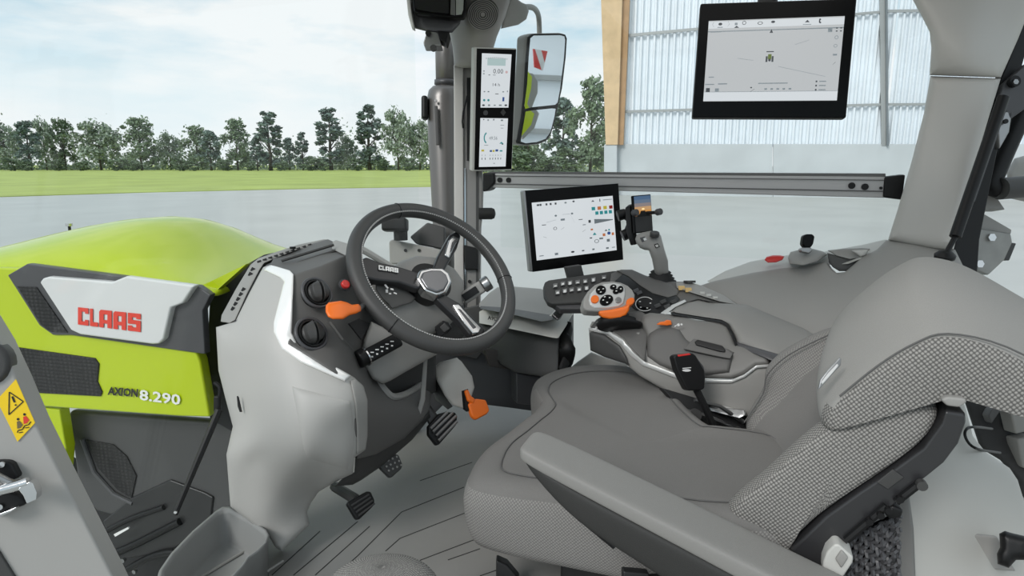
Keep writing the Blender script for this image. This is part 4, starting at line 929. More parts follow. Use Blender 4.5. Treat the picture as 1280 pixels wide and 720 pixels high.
it = [('r', .07+.0*i, .05, .03, .03, D_) for i in range(1)]+[('r', x, .05, .022, .035, D_) for x in (.10, .17, .22, .28)]+[('d', .40, .05, .03, .03, G_), ('d', .50, .04, .03, .03, D_), ('t', .74, .06, .04, .03, D_), ('r', .83, .06, .012, .05, D_), ('r', .93, .06, .12, .012, G_)]
it += [('r', .74+.075*i, .20, .045, .06, c) for i, c in enumerate((Tl, Or, Ye, 'red_plastic'))]+[('r', .78+.058*i, .285, .04, .06, Tl) for i in range(4)]+[('w', .86, .43, .24, .085, G_), ('r', .68, .42, .03, .05, D_)]
it += [('r', .70, .57, .03, .03, Or), ('t', .73, .65, .05, .05, Tl), ('r', .85, .69, .035, .05, Or), ('d', .915, .67, .045, .06, Bl), ('r', .965, .69, .03, .05, Or), ('t', .88, .61, .04, .03, D_), ('r', .92, .61, .02, .03, Tl), ('o', .75, .79, .06, .07, G_), ('r', .68, .72, .03, .02, D_), ('r', .90, .80, .04, .05, G_), ('r', .81, .75, .05, .03, G_)]
it += [('d', .27, .26, .03, .035, G_), ('d', .47, .25, .03, .035, G_), ('r', .35, .34, .05, .035, G_), ('o', .25, .48, .045, .055, D_), ('l', .32, .51, .04, -.035, D_), ('r', .12, .40, .05, .012, D_), ('r', .57, .37, .05, .012, D_), ('r', .61, .47, .04, .015, G_), ('l', .58, .59, .04, -.03, D_), ('l', .10, .60, .04, .025, D_)]
it += [('r', .06, .93, .05, .015, G_), ('r', .24, .93, .04, .04, G_), ('d', .44, .93, .045, .035, D_), ('r', .57, .93, .03, .02, D_), ('r', .70, .93, .03, .03, G_), ('r', .88, .94, .035, .03, G_), ('r', .96, .94, .04, .015, G_), ('l', .35, .25, .1, 0, G_), ('l', .15, .36, .12, -.03, G_), ('l', .45, .27, .04, .14, G_)]
iconset(s, qs, it, .0004, MATS)
slab('stand_neck', [(708, 334), (727, 331), (731, 346), (712, 349)], Plane(P(718, 340, 1.83), n), .02, m_dark, mt, bevel=.003)
# upper terminal
mt, pl, n, q, sc = display('monitor', 'large black-framed hanging monitor showing a small tractor icon in front of the barn wall', [(875.6, 4), (1071.5, -2.5), (1058, 147.5), (865, 147)], 1.35,
    [[(886, 26.2), (1056, 20), (1046, 125.6), (879, 126.7)]], .024, m_black, m_screen2, [(876.6, 5), (1070, -1.5), (1057, 146.5), (866, 146)])
s, qs = sc[0]
it = [('r', .5, .055, 1.0, .085, 'lit_screen'), ('r', .5, .135, 1.0, .012, G_), ('r', .5, .94, 1.0, .11, 'lit_screen'), ('r', .5, .885, 1.0, .006, G_)]
iconset(s, qs, it, .0003, MATS)
it = [('l', .03, .045, .012, -.03, D_), ('l', .03, .045, .012, .03, D_), ('d', .09, .045, .03, .035, D_), ('r', .09, .085, .04, .01, G_), ('l', .148, .015, .012, .03, D_), ('l', .16, .045, -.012, .03, D_), ('r', .21, .05, .02, .03, G_), ('t', .215, .085, .04, .025, D_), ('o', .27, .04, .03, .05, D_), ('o', .39, .05, .04, .04, D_), ('d', .485, .04, .03, .03, D_),
      ('t', .735, .045, .035, .03, D_), ('r', .735, .085, .06, .008, G_), ('d', .826, .03, .014, .02, D_), ('r', .823, .05, .009, .035, D_), ('d', .829, .068, .014, .02, D_), ('t', .478, .15, .026, .045, D_), ('r', .06, .14, .08, .012, G_)]
it += [('r', .905, .16, .03, .05, G_), ('l', .89, .15, .03, .02, D_)]+[('r', x, y, .012, .014, D_) for x in (.952, .982) for y in (.14, .175)]+[('o', .955, .25, .028, .045, G_), ('o', .953, .35, .028, .04, G_), ('r', .955, .455, .03, .02, G_), ('l', .945, .57, .02, -.03, D_)]
it += [('r', .04, .79, .07, .012, G_), ('r', .14, .785, .07, .014, G_), ('r', .52, .785, .22, .012, G_), ('r', .03, .86, .03, .05, D_), ('r', .10, .86, .03, .04, G_), ('d', .36, .835, .014, .018, D_), ('l', .355, .885, .03, -.035, D_), ('r', .05, .70, .04, .012, G_)]
it += [('r', .84, .77+.05*i, .012, .02, D_) for i in range(3)]+[('r', .885, .77+.05*i, .05, .012, G_) for i in range(3)]+[('r', .47+.045*i, .855, .02, .02, G_) for i in range(5)]+[('l', .24, .47, .12, .03, G_), ('l', .55, .58, .35, .13, G_), ('l', .66, .32, .1, -.05, G_)]
it += [('r', .459, .49, .014, .07, D_), ('r', .503, .49, .014, .07, D_), ('r', .481, .46, .026, .06, 'print_hood_green'), ('r', .481, .40, .055, .012, D_), ('d', .481, .50, .02, .04, D_)]
mat('print_hood_green', C3(120, 140, 60), .5, emit=.6)
iconset(s, qs, it, .0006, MATS)
tube('hanging_arm', [qat(q, .45, .02, -.02), qat(q, .45, -.25, -.03)], .02, m_black, mt, 12)
# upright twin display
mt, pl, n, q, sc = display('display', 'tall narrow silver-edged twin display mounted upright on the front corner post', [(592.5, 58.7), (646, 60.5), (640, 213), (589.5, 214.3)], 2.02,
    [[(602.5, 66.5), (639.5, 68), (635.5, 134.5), (600.7, 134.5)], [(600.5, 147.5), (635, 148), (632, 208), (598.7, 208.7)]], .035, m_light, m_screen, [(596, 60.5), (645.3, 62), (639.4, 211.4), (593, 212.4)], cat='display')
s, qs = sc[0]
arc = []
iconset(s, qs, [('r', .5, .15, .62, .13, 'pale_teal_print')]+[('r', .15+.07*i, .09-.02*math.sin(i*.31), .03, .015, G_) for i in range(11)]+[('r', .27, .39, .06, .012, D_), ('r', .44, .39, .1, .01, G_), ('d', .86, .33, .09, .05, 'pale_red_print'), ('r', .08, .32, .05, .02, G_), ('r', .08, .37, .05, .02, G_),
      ('r', .12, .70, .05, .02, G_), ('r', .26, .70, .06, .02, G_), ('r', .56, .74, .12, .012, D_), ('r', .78, .70, .06, .02, G_), ('r', .93, .69, .03, .03, G_), ('d', .12, .86, .08, .045, Tl), ('d', .27, .86, .08, .045, Tl), ('r', .80, .84, .07, .08, Bl),
      ('d', .10, .955, .10, .035, D_), ('r', .30, .955, .07, .03, G_), ('r', .5, .955, .07, .02, G_), ('r', .7, .955, .1, .025, G_), ('d', .90, .955, .10, .035, D_)], .0005, MATS) if mat('pale_teal_print', C3(190, 215, 215), .5, emit=.7) and mat('pale_red_print', C3(225, 190, 190), .5, emit=.7) else None
def tq(s, t, w, h): return [qat(qs, s, t), qat(qs, s+w, t), qat(qs, s+w, t+h), qat(qs, s, t+h)]
text('speed_reading', '0.00', tq(.40, .275, .34, .085), m_scrline, s, off=.0005); text('hour_reading', '14 h', tq(.40, .54, .25, .055), m_scrline, s, off=.0005)
s, qs = sc[1]
iconset(s, qs, [('r', .12, .03, .04, .02, D_), ('r', .28, .04, .05, .03, G_), ('r', .48, .03, .05, .03, G_), ('r', .78, .04, .08, .03, G_), ('r', .80, .14, .14, .01, G_), ('r', .80, .20, .10, .01, G_), ('r', .24, .55, .15, .01, G_), ('t', .80, .50, .16, .04, Tl), ('r', .84, .53, .06, .02, D_),
      ('r', .12, .66, .10, .04, Ye), ('r', .42, .67, .08, .04, Bl), ('r', .52, .67, .08, .04, Ye), ('r', .64, .66, .10, .045, Bl), ('r', .80, .67, .10, .03, Tl), ('r', .56, .93, .06, .015, G_)]+[('r', x, .83, .025, .04, D_) for x in (.10, .22, .40, .50, .60, .70, .80)]+[('r', x, .76, .015, .03, G_) for x in (.10, .22, .40, .50, .60, .70, .80)], .0005, MATS)
polys('screen_gauge', [[qat(qs, .30-.16*math.cos(a)*k, .40-.13*math.sin(a)*k, .0005) for a, k in ((t, 1), (t+.2, 1), (t+.2, .75), (t, .75))] for t in [-1.1+.2*i for i in range(11)]], m_teal, s)
text('screen_reading', '49.56', [qat(qs, .34, .37), qat(qs, .64, .37), qat(qs, .64, .44), qat(qs, .34, .44)], m_scrmid, s, off=.0005)
polys('bezel_mark', [[pl.at(x, y, .0016) for x, y in ((629, 136), (632.5, 140.5), (629, 145), (625.5, 140.5))]], m_dark, mt)
cyl('bezel_knob', pl.at(607, 141, .0012), n, .008, .001, m_anth, mt, 18)

# exterior mirror, with a real plate behind the tractor for it to reflect
mr = thing('exterior_mirror', 'black-rimmed two-part exterior mirror reflecting a red and white plate', 'mirror', P(680, 110, 2.55))
MPn = V((-.97, -.30, .02)); MPn = (CAM-P(680, 110, 2.5)).normalized()+V((.12, -1, .06)).normalized(); MP = Plane(P(680, 110, 2.5), MPn)
m_mir = mat('mirror_glass', (.86, .88, .9), .015, metal=1)
mo = [(657, 44), (664, 41.5), (700, 40.5), (708, 42), (710, 48), (708.5, 72), (704, 110), (699, 132), (695, 150), (690, 168), (684, 177), (672, 181), (656, 182), (647, 180), (646, 174), (651, 150), (653, 120), (656, 70)]
slab('mirror_housing', mo, MP, .06, m_trim, mr, off=-.004, bevel=.012, seg=3)
mi = [(661, 46), (666, 42), (700, 41.5), (707, 43), (709, 48), (707.5, 72), (703, 110), (698, 132), (694, 150), (689, 168), (683, 176.5), (672, 180), (656, 181), (649, 179.5), (648, 176), (653, 150), (656, 120), (659, 70)]
slab('mirror_rim', mi, MP, .02, m_black, mr, off=.004, bevel=.003)
slab('upper_glass', [(663, 48), (667, 44.5), (700, 44), (705.5, 45.5), (706.5, 50), (705, 72), (700, 112), (697, 128), (694, 131), (665, 134), (656.5, 136), (655.5, 132), (659, 105), (661, 70)], MP, .002, m_mir, mr, off=.006)
slab('lower_glass', [(657, 139.5), (665, 138), (690, 135.5), (694.5, 136), (693, 146), (688, 165), (682, 173.5), (671, 177.5), (657, 179), (651, 177), (651.5, 172), (655, 152)], MP, .002, m_mir, mr, off=.006)
tube('mirror_arm', crv([P(x, y, D) for x, y, D in [(655, 9, 2.25), (664, 9, 2.3), (670, 13, 2.38), (673.5, 23, 2.48), (674.5, 50, 2.54)]], 5), .010, m_trim, mr, 10)
def refl(x, y, dist):
    p = MP.at(x, y, .006); r = ray(x, y).normalized(); n = MP.n; d = r-n*2*r.dot(n); return p+d*dist
# warning plate
wq = [refl(x, y, 4.2) for x, y in [(666.5, 61), (684.5, 64), (678.5, 88), (668, 84)]]
c0 = sum(wq, V())/4
wp_ = thing('warning_plate', 'red and white diagonal warning plate seen reflected in the exterior mirror', 'sign', c0)
nn = (wq[1]-wq[0]).cross(wq[3]-wq[0]).normalized(); nn = nn if nn.dot(MP.at(675, 75)-c0) > 0 else -nn
mk('plate', *prism(wq, [p-nn*.02 for p in wq]), m_redlens, wp_)
def wat(s, t, o): return (wq[0]*(1-s)+wq[1]*s)*(1-t)+(wq[3]*(1-s)+wq[2]*s)*t+nn*o
mk('white_stripe', *prism([wat(*p, .004) for p in ((.12, 0), (.55, 0), (1, .62), (1, 1), (.86, 1))], [wat(*p, .001) for p in ((.12, 0), (.55, 0), (1, .62), (1, 1), (.86, 1))]), m_whitepl, wp_)
gq = [(655, 90), (664, 86), (672, 100), (668, 120), (662, 140), (666, 142), (663, 160), (650, 174), (640, 175), (645, 120)]
rf = thing('rear_fender', 'green and grey rear fender seen reflected in the exterior mirror', 'fender', refl(660, 120, 2.4))
a = [refl(x, y, 2.2) for x, y in [(640, 88), (659, 88), (665, 96), (664, 110), (659, 130), (664, 139), (668, 142), (664, 156), (652, 170), (640, 175)]]
nn2 = (a[2]-a[0]).cross(a[6]-a[0]).normalized(); mk('fender_skin', *prism(a, [p-MP.n*-.02 for p in a]), m_green, rf)
a = [refl(x, y, 2.45) for x, y in [(655, 90), (666, 92), (672, 102), (672, 116), (665, 134), (671, 138), (674, 142), (668, 160), (654, 174), (650, 160)]]
mk('fender_edge', *prism(a, [p+MP.n*.02 for p in a]), m_trim, rf)
# pale clad shed across the yard behind the tractor, what the mirror shows
sa, sb_ = refl(640, 110, 26), refl(722, 110, 26); sd_ = (sb_-sa); sd_.z = 0; sd_.normalize(); sc0 = (sa+sb_)/2
shed = thing('shed', 'pale metal-clad shed seen reflected in the exterior mirror', 'shed', V((sc0.x, sc0.y, GZ)))
sn_ = sd_.cross(V((0, 0, 1))); sn_ = sn_ if sn_.dot(CAM-sc0) > 0 else -sn_
for i in range(5): box('wall_sheet', V((sc0.x, sc0.y, 0))+sd_*(i-2)*5+V((0, 0, GZ+5)), sd_*2.47, sn_*.05, V((0, 0, 5)), m_sheet, shed)
for z in (2.8, 5, 7.2): box('wall_rail', V((sc0.x, sc0.y, GZ+z))+sn_*.15, sd_*12.4, sn_*.08, V((0, 0, .10)), m_girt, shed)
# interior mirror and camera box top
im = thing('interior_mirror', 'black interior mirror and lamp box at the top above the exhaust stack', 'mirror', P(545, 10, 2.0))
IM = Plane(P(545, 10, 2.0), -FW)
sheet('mirror_case', [(508, -12), (511, 20), (514, 33), (520, 36), (540, 41), (565, 41), (575, 30), (584, -12)], [(508, 0, 2.03), (584, 0, 2.02), (540, 40, 2.03)], m_anth, im, thick=.08, rnd=.01, step=6)
slab('case_edge', [(507, -12), (512, -12), (515, 20), (518, 35), (514, 33), (510, 18)], IM, .03, m_light, im, off=-.0, bevel=.003)
slab('mirror_frame', [(515, -12), (583, -12), (582, 12), (580, 21), (560, 22), (522, 17), (517, 14)], IM, .03, m_gloss, im, off=.02, bevel=.005)
slab('mirror_glass', [(518, -12), (561, -12), (561, 17), (540, 15), (522, 12), (518.5, 9)], IM, .004, mat('dark_mirror', C3(70, 70, 72), .1, metal=.9), im, off=.023)
slab('side_glass', [(564, -12), (569, -12), (569, 19), (563, 18)], IM, .004, m_satin, im, off=.023)
slab('side_glass', [(570, -12), (580, -12), (579, 12), (577, 18), (570, 19)], IM, .004, m_mir, im, off=.023)
slab('hinge_block', [(534, 38), (548, 40), (552, 57), (530, 57), (529, 53)], IM, .05, m_satin, im, off=-.02, bevel=.003)
slab('hinge_side', [(546, 38), (562, 40), (558, 54), (550, 50)], IM, .05, m_black, im, off=-.015, bevel=.003)
cyl('hinge_bolt', IM.at(535.5, 42, -.018), IM.n, .009, .006, m_black, im, 14); cyl('ball_screw', IM.at(542, 61, -.03), IM.n, .010, .01, m_dark, im, 14)

# ------------------------------------------------------------------ cool box in front of the right hand side
cb = thing('cool_box', 'grey cool box with a light lid rim standing beside the front corner post', 'cool box', P(650, 500, 1.9))
TB = [(600, 378, 1.98), (620, 360, 2.15), (707, 380, 2.0), (698, 398, 1.86), (640, 392, 1.9), (660, 362, 2.15)]
sheet('lid', [(599, 379), (612, 366), (622, 359), (640, 358), (676, 361), (700, 370), (714, 380), (716, 386), (700, 398), (690, 399), (640, 390), (599, 384)], TB, m_trim, cb, thick=.04, rnd=.012, step=6)
sheet('lid_recess', [(601, 380), (630, 384), (690, 394), (698, 392), (694, 399), (677, 402), (640, 393), (600, 386)], [(600, 382, 1.955), (640, 390, 1.87), (694, 396, 1.84)], m_dark, cb, thick=.01, rnd=.003, step=5)
sheet('lid_rim', [(599, 385), (640, 393), (677, 402), (690, 392), (700, 380), (713, 381), (716.5, 391), (708, 407), (698, 422.5), (690, 422), (640, 411.5), (599, 404)], [(599, 395, 1.95), (640, 400, 1.86), (698, 410, 1.81), (715, 388, 1.92), (700, 384, 1.9)], mat('lid_rim_grey', C3(205, 204, 200), .5), cb, thick=.02, rnd=.004, step=5)
slab('latch', [(690, 393), (700, 381), (712, 381), (701, 397), (697, 399)], Plane(P(700, 390, 1.83), V((-.6, -.3, .7))), .01, m_satin, cb, off=.004, bevel=.002)
sheet('box_front', [(599, 404), (640, 411), (690, 422), (699, 423), (698, 468), (692, 473), (645, 466), (600, 440)], [(599, 420, 1.95), (640, 430, 1.87), (698, 440, 1.82), (645, 466, 1.86)], m_dark, cb, thick=.05, rnd=.006, step=7)
sheet('box_side', [(698, 423), (717, 391), (717, 440), (700, 468)], [(698, 440, 1.82), (717, 400, 1.94), (717, 440, 1.94)], m_anth, cb, thick=.03, rnd=.003, step=6)
slab('box_foot', [(645, 466), (697, 474), (712, 480), (712, 510), (646, 505)], Plane(P(665, 485, 1.88), V((-.8, -.5, .1))), .08, m_anth, cb, bevel=.004)
slab('box_inset', [(605, 436), (643, 441), (643, 463), (612, 458)], Plane(P(625, 450, 1.905), V((-.7, -.6, .1))), .02, mat('brownish_dark_plastic', C3(66, 63, 61), .5), cb, off=.004, bevel=.003)
PLm = Plane(P(614, 397, 1.905), V((-.55, -.8, .2)))
text('rim_mark', 'A9DO', [PLm.at(x, y, .0) for x, y in [(605, 394.5), (622.5, 397.5), (622.5, 402), (605, 399.5)]], m_blackpr, cb, off=.02, bold=True)
st = thing('black_strap', 'black wrinkled strap hanging down the rear side of the cool box', 'strap', P(708, 460, 1.84))
tube('strap_band', crv([P(x, y, D) for x, y, D in [(710, 403, 1.86), (704, 420, 1.84), (709, 436, 1.82), (706, 452, 1.84), (702, 464, 1.83)]], 5), [.012]*5+[.02]*5+[.024]*6+[.022]*5, m_black, st, 10, flat=.5)
sheet('strap_pouch', [(706, 410), (714, 402), (716, 412), (713, 430), (716, 443), (712, 456), (702, 466), (698, 460), (704, 445)], [(706, 410, 1.84), (716, 440, 1.84), (700, 460, 1.80)], m_rubber, st, thick=.02, rnd=.01, step=4)
# ------------------------------------------------------------------ footwell backing
fw = thing('footwell_wall', 'dark grey footwell wall behind the pedals under the cool box', 'wall', onZ(600, 480, FZ), kind='structure'); fw.name = 'wall_front'
sheet('footwell_panel', [(470, 430), (580, 395), (600, 390), (650, 420), (712, 460), (712, 520), (640, 510), (560, 500), (520, 540), (470, 560)], [(470, 430, 2.0), (650, 420, 2.0), (700, 500, 2.02), (520, 520, 1.98)], m_anth, fw, thick=.03, rnd=.004, step=10)
slab('footwell_box', [(560, 390), (604, 380), (604, 440), (596, 450), (560, 440)], Plane(P(580, 410, 1.97), -FW), .04, m_dark, fw, bevel=.004)
# ------------------------------------------------------------------ phone in its holder
ph = thing('smartphone', 'black smartphone with a sunset picture held upright beside the monitor', 'phone', P(804, 290, 1.80))
q = quad3d([(790.8, 244.5), (813.8, 242.5), (816.8, 289), (793.8, 292)], 1.80); n = qn(q)
mk('phone_body', *prism(q, [p-n*.009 for p in q]), m_gloss, ph, bevel=.003, seg=3)
qi = [qat(q, s, t, .0005, n) for s, t in ((.05, .03), (.95, .03), (.95, .97), (.05, .97))]
def band(nm, t0, t1, c, em): mk(nm, [qat(qi, 0, t0, .0002, n), qat(qi, 1, t0, .0002, n), qat(qi, 1, t1, .0002, n), qat(qi, 0, t1, .0002, n)], [(0, 1, 2, 3)], mat('phone_%s' % nm, c, .3, emit=em), ph)
for i, (t0, t1, c) in enumerate([(0, .1, C3(70, 100, 135)), (.1, .2, C3(95, 115, 140)), (.2, .3, C3(140, 130, 130)), (.3, .4, C3(205, 160, 110)), (.4, .5, C3(215, 150, 70)), (.5, .56, C3(120, 80, 40)), (.56, 1, C3(14, 13, 14))]): band(('sky_band_%s' % 'abcdefg'[i]), t0, t1, c, .8)
for o in list(ph.children):
    if o.name.startswith('sky_band'): o.name = 'picture_band'
polys('picture_silhouette', [[qat(qi, s, t, .0006, n) for s, t in [(.12, .58), (.16, .50), (.25, .53), (.32, .46), (.36, .42), (.62, .42), (.66, .50), (.78, .47), (.88, .55), (.95, .58)]]], m_black, ph)
polys('picture_sun', [[qat(qi, .5+.09*math.cos(a), .37+.025*math.sin(a), .0008, n) for a in [2*math.pi*i/12 for i in range(12)]]], mat('picture_glow', C3(255, 225, 160), .5, emit=1.0), ph)
hd = thing('phone_holder', 'black phone holder arm with two round grips beside the monitor', 'holder', P(785, 290, 1.84))
HP = Plane(P(800, 270, 1.83), n)
tube('holder_arm', crv([P(x, y, 1.86) for x, y in [(772, 270), (782, 268), (790, 276), (786, 290), (778, 295)]], 5), .016, m_black, hd, 10)
slab('holder_back', [(787, 258), (792, 254), (796, 292), (800, 304), (794, 306), (789, 290)], HP, .02, m_black, hd, bevel=.003)
for x, y in ((791.5, 266.5), (821, 265.5)): cyl('grip_knob', Plane(P(x, y, 1.80), n).at(x, y), n, .0095, .016, m_anth, hd, 18, bevel=.002)
tube('grip_bar', [P(791, 267, 1.825), P(821, 265.5, 1.825)], .005, m_black, hd, 8)
# ------------------------------------------------------------------ right hand console
cn = thing('control_console', 'dark grey right hand control console with silver edge strip beside the seat', 'console', P(800, 470, 1.65))
CC = [(736, 412, 1.66), (738, 438, 1.66), (782, 454, 1.60), (831, 487, 1.55), (883, 503, 1.52), (931, 519, 1.49), (960, 456, 1.46), (945, 457, 1.46), (853, 472, 1.52), (805, 452, 1.56), (780, 430, 1.60), (808, 400, 1.60), (920, 430, 1.50)]
fC = surf(CC)
sheet('console_body', [(736, 411), (740, 402), (760, 402), (800, 415), (812, 445), (853, 472), (914, 476), (945, 458), (975, 458), (965, 530), (931, 520), (883, 504), (831, 488), (800, 470), (782, 455), (755, 446), (738, 438)], CC, m_trim, cn, thick=.10, rnd=.008, step=7)
sheet('front_lobe', [(736.5, 416), (741, 414), (756, 418), (775, 432), (783, 446), (786, 456), (776, 453), (755, 446), (738, 438)], CC, m_dark, cn, thick=.02, rnd=.008, step=5, off=.014)
sheet('silver_strip', [(735.5, 411), (737, 408), (761, 413), (779, 424), (792, 440), (806, 452), (853, 470), (880, 474), (914, 474.5), (930, 468), (945, 456.5), (962, 455), (962, 459), (946, 460.5), (931, 472), (914, 479), (878, 478.5), (850, 475), (803, 457), (788, 445), (775, 430), (760, 418.5), (738, 414)], fC, m_silver, cn, thick=.012, rnd=.003, step=4, off=.007)
sheet('upper_tray', [(738, 409), (746, 399), (765, 393), (800, 388), (812, 396), (806, 452), (792, 438), (779, 422), (761, 411)], [(738, 409, 1.67), (800, 390, 1.68), (806, 450, 1.565), (765, 395, 1.70), (780, 422, 1.615)], m_dash, cn, thick=.05, rnd=.004, step=6, off=.03)
PD = [(804, 395, 1.60), (871, 400, 1.555), (914, 407, 1.53), (920, 430, 1.50), (960, 440, 1.46), (853, 469, 1.515), (808, 433, 1.57), (914, 473, 1.47)]
m_pod = mat('pod_grey', C3(108, 107, 105), .5, bump=.15, bscale=900)
sheet('arm_pod', [(801, 403), (804, 394), (812, 391), (840, 393), (871, 400), (908, 404), (914, 410), (919, 430), (960, 440), (962, 456), (945, 457), (930, 468), (914, 474), (880, 473), (853, 469), (824, 460), (806, 448), (808, 433), (808, 420)], PD, m_pod, cn, thick=.06, rnd=.012, step=6)
sheet('pod_lower_face', [(808, 424), (812, 416), (822, 410), (838, 408), (850, 412), (858, 424), (870, 432), (910, 436), (918, 440), (912, 466), (880, 470), (853, 467), (824, 457), (808, 446)], PD, m_dash, cn, thick=.02, rnd=.014, step=5, off=.010)
slab('handle_recess', [(854, 436), (867, 423), (902, 431), (916, 442), (913, 448), (905, 447)], plane3(P(854, 436, 1.53), P(905, 430, 1.505), P(905, 447, 1.49)), .006, m_dash, cn, off=.014, bevel=.002)
hdl = slab('handle', [(868, 427), (872, 424), (903, 432), (907, 437), (906, 440), (899, 439), (870, 431)], plane3(P(854, 436, 1.53), P(905, 430, 1.505), P(905, 447, 1.49)), .006, m_black, cn, off=.018, bevel=.002)
slab('orange_wheel', [(821, 406), (826, 402.5), (831, 402), (834, 400), (839, 400.5), (840, 406), (834, 407)], Plane(P(830, 404, 1.56), -FW), .01, m_orange, cn, off=.002, bevel=.002)
polys('pod_icon', [[P(x, y, 1.535) for x, y in c] for c in ([(846, 405), (849, 404), (850, 407), (847, 408)], [(851, 404), (853.5, 405), (852.5, 407), (850.5, 406)], [(843, 407.5), (846, 406), (846, 407), (843.5, 408.5)])], m_whitepr, cn)
for i in range(3): box('strip_screw', P(746+i*7, 409.5+i*1.2, 1.635), RT*.004, UP*.002, FW*.002, m_whitepl, cn)
sheet('pedestal_shell', [(709, 463), (722, 452), (739, 440), (755, 446), (783, 455), (790, 465), (800, 480), (740, 476), (705, 470)], [(709, 463, 2.0), (739, 440, 2.02), (790, 465, 1.92), (740, 476, 1.96)], mat('pale_shell', C3(165, 164, 162), .4), cn, thick=.03, rnd=.006, step=5)
sheet('rear_rail', [(828, 487), (860, 494), (932, 515), (932, 520), (860, 500), (834, 493)], [(828, 487, 1.56), (932, 518, 1.48), (860, 495, 1.54)], m_silver, cn, thick=.02, rnd=.002, step=4, off=.01)
sheet('lower_rail', [(886, 508), (930, 512), (932, 519), (924, 523), (888, 514)], [(886, 508, 1.52), (932, 515, 1.47), (924, 523, 1.47)], m_satin, cn, thick=.02, rnd=.002, step=4, off=.016)
# top of the console around the levers
TC = [(770, 340, 1.80), (788, 338, 1.84), (812, 345, 1.80), (850, 352, 1.76), (923, 382, 1.66), (873, 374, 1.64), (840, 389, 1.60), (800, 390, 1.68), (820, 375, 1.68), (770, 356, 1.74), (845, 370, 1.68)]
fT = surf(TC)
sheet('top_panel', [(764, 342), (776, 337), (790, 337), (806, 345), (830, 352), (858, 352), (878, 358), (905, 369), (924, 381.5), (900, 380), (873, 374), (850, 380), (838, 390), (815, 393), (800, 400), (780, 400), (765, 390), (760, 370)], TC, m_dash, cn, thick=.05, rnd=.006, step=6)
sheet('lever_well', [(768, 352), (779, 342), (796, 352), (818, 362), (845, 368), (850, 374), (842, 383), (825, 392), (800, 392), (786, 380), (776, 366)], fT, m_black, cn, thick=.01, rnd=.003, step=5, off=.006)
sheet('raised_bridge', [(770, 338), (790, 337), (806, 344), (838, 355), (850, 363), (846, 369), (835, 372), (816, 367), (800, 357), (786, 346)], fT, m_dash, cn, thick=.02, rnd=.008, step=5, off=.012)
sheet('key_strip', [(845, 353), (860, 352), (877, 357), (905, 369), (922, 381), (900, 377), (868, 367), (846, 360)], fT, m_trim, cn, thick=.012, rnd=.003, step=5, off=.014)
def onf(f, x, y, off): return P(x, y, float(f(x, y)[0])-off)
for (x, y) in ((852, 360), (860.5, 362.5)): box('amber_key', onf(fT, x, y, .018), RT*.0085, (UP*.006-RT*.001), FW*.003, mat('amber_key', C3(214, 180, 120), .4), cn, bevel=.001)
for (x, y) in ((878, 366), (886, 369), (894, 372)): box('pale_key', onf(fT, x, y, .018), RT*.006, UP*.003, FW*.003, m_light, cn, bevel=.001)
cyl('key_dome', onf(fT, 862, 353.5, .012), UP, .016, .006, m_dark, cn, 16)
dl = Plane(onf(fT, 806, 380, .01), V((-.45, -.2, .85)))
dd = cyl('dial', dl.at(806, 380), dl.n, .022, .008, m_black, cn, 30); tube('dial_ring', [dl.at(806+11.5*math.cos(t), 380+8.7*math.sin(t), .008) for t in [2*math.pi*i/30 for i in range(30)]], .0011, m_whitepl, dd, 6, closed=True)
for a, b in ((800, 377), (813, 379), (809, 385), (801, 384)): box('dial_mark', dl.at(a, b, .009), RT*.0022, UP*.001, dl.n*.0004, m_whitepr, dd)
for i, (x, y) in enumerate(((822, 382), (829, 377), (834, 383), (842, 377), (795, 363), (799, 366))): box('small_key', onf(fT, x, y, .012), (RT*.007+UP*.003), (UP*.004-RT*.002), FW*.003, m_dark if i < 4 else m_anth, cn, bevel=.001)
sheet('chrome_edge', [(826, 391), (840, 381), (856, 374.5), (858, 377), (844, 384), (832, 393)], [(826, 391, 1.60), (856, 375, 1.63), (832, 393, 1.59)], m_silver, cn, thick=.008, rnd=.002, step=4)
# keypad
kp = thing('keypad_panel', 'black slanted keypad panel with two rows of silver keys under the monitor', 'keypad', P(700, 380, 1.76))
KP = plane3(P(684, 352, 1.80), P(769, 339, 1.84), P(690, 378, 1.74))
slab('panel', [(679, 358), (681, 352), (686, 349.5), (766, 338), (776, 338), (784, 346), (776, 356), (750, 360), (735, 372), (729, 378), (690, 379.5), (685, 377), (680, 368)], KP, .02, m_dark, kp, bevel=.005, seg=3)
slab('panel_foot', [(688, 377), (734, 370), (740, 382), (738, 386), (700, 386)], KP, .02, m_anth, kp, off=-.008, bevel=.003)
kk = [(694.2, 357.5), (703.5, 355), (712.5, 354), (722, 353.2), (731.5, 352), (741.7, 350), (754.8, 347.2), (697, 366), (706, 364), (714.5, 362.7), (724, 362), (733.2, 360.4)]
k0 = None
for x, y in kk:
    p = KP.at(x, y, .003)
    if k0 is None: a = (KP.at(x+4, y-.6, .003)-p)*.72; b = (KP.at(x, y+3.4, .003)-p)*.72; k0 = box('key', p, a, b, KP.n*.003, m_satin, kp, bevel=.001)
    else: dup(k0, p, kp)
for i, (x, y) in enumerate(kk): box('key_mark', KP.at(x, y, .0068), (KP.at(x+1.6, y-.3)-KP.at(x, y)), (KP.at(x, y+.8+.5*(i % 3))-KP.at(x, y)), KP.n*.0002, m_whitepr, kp)
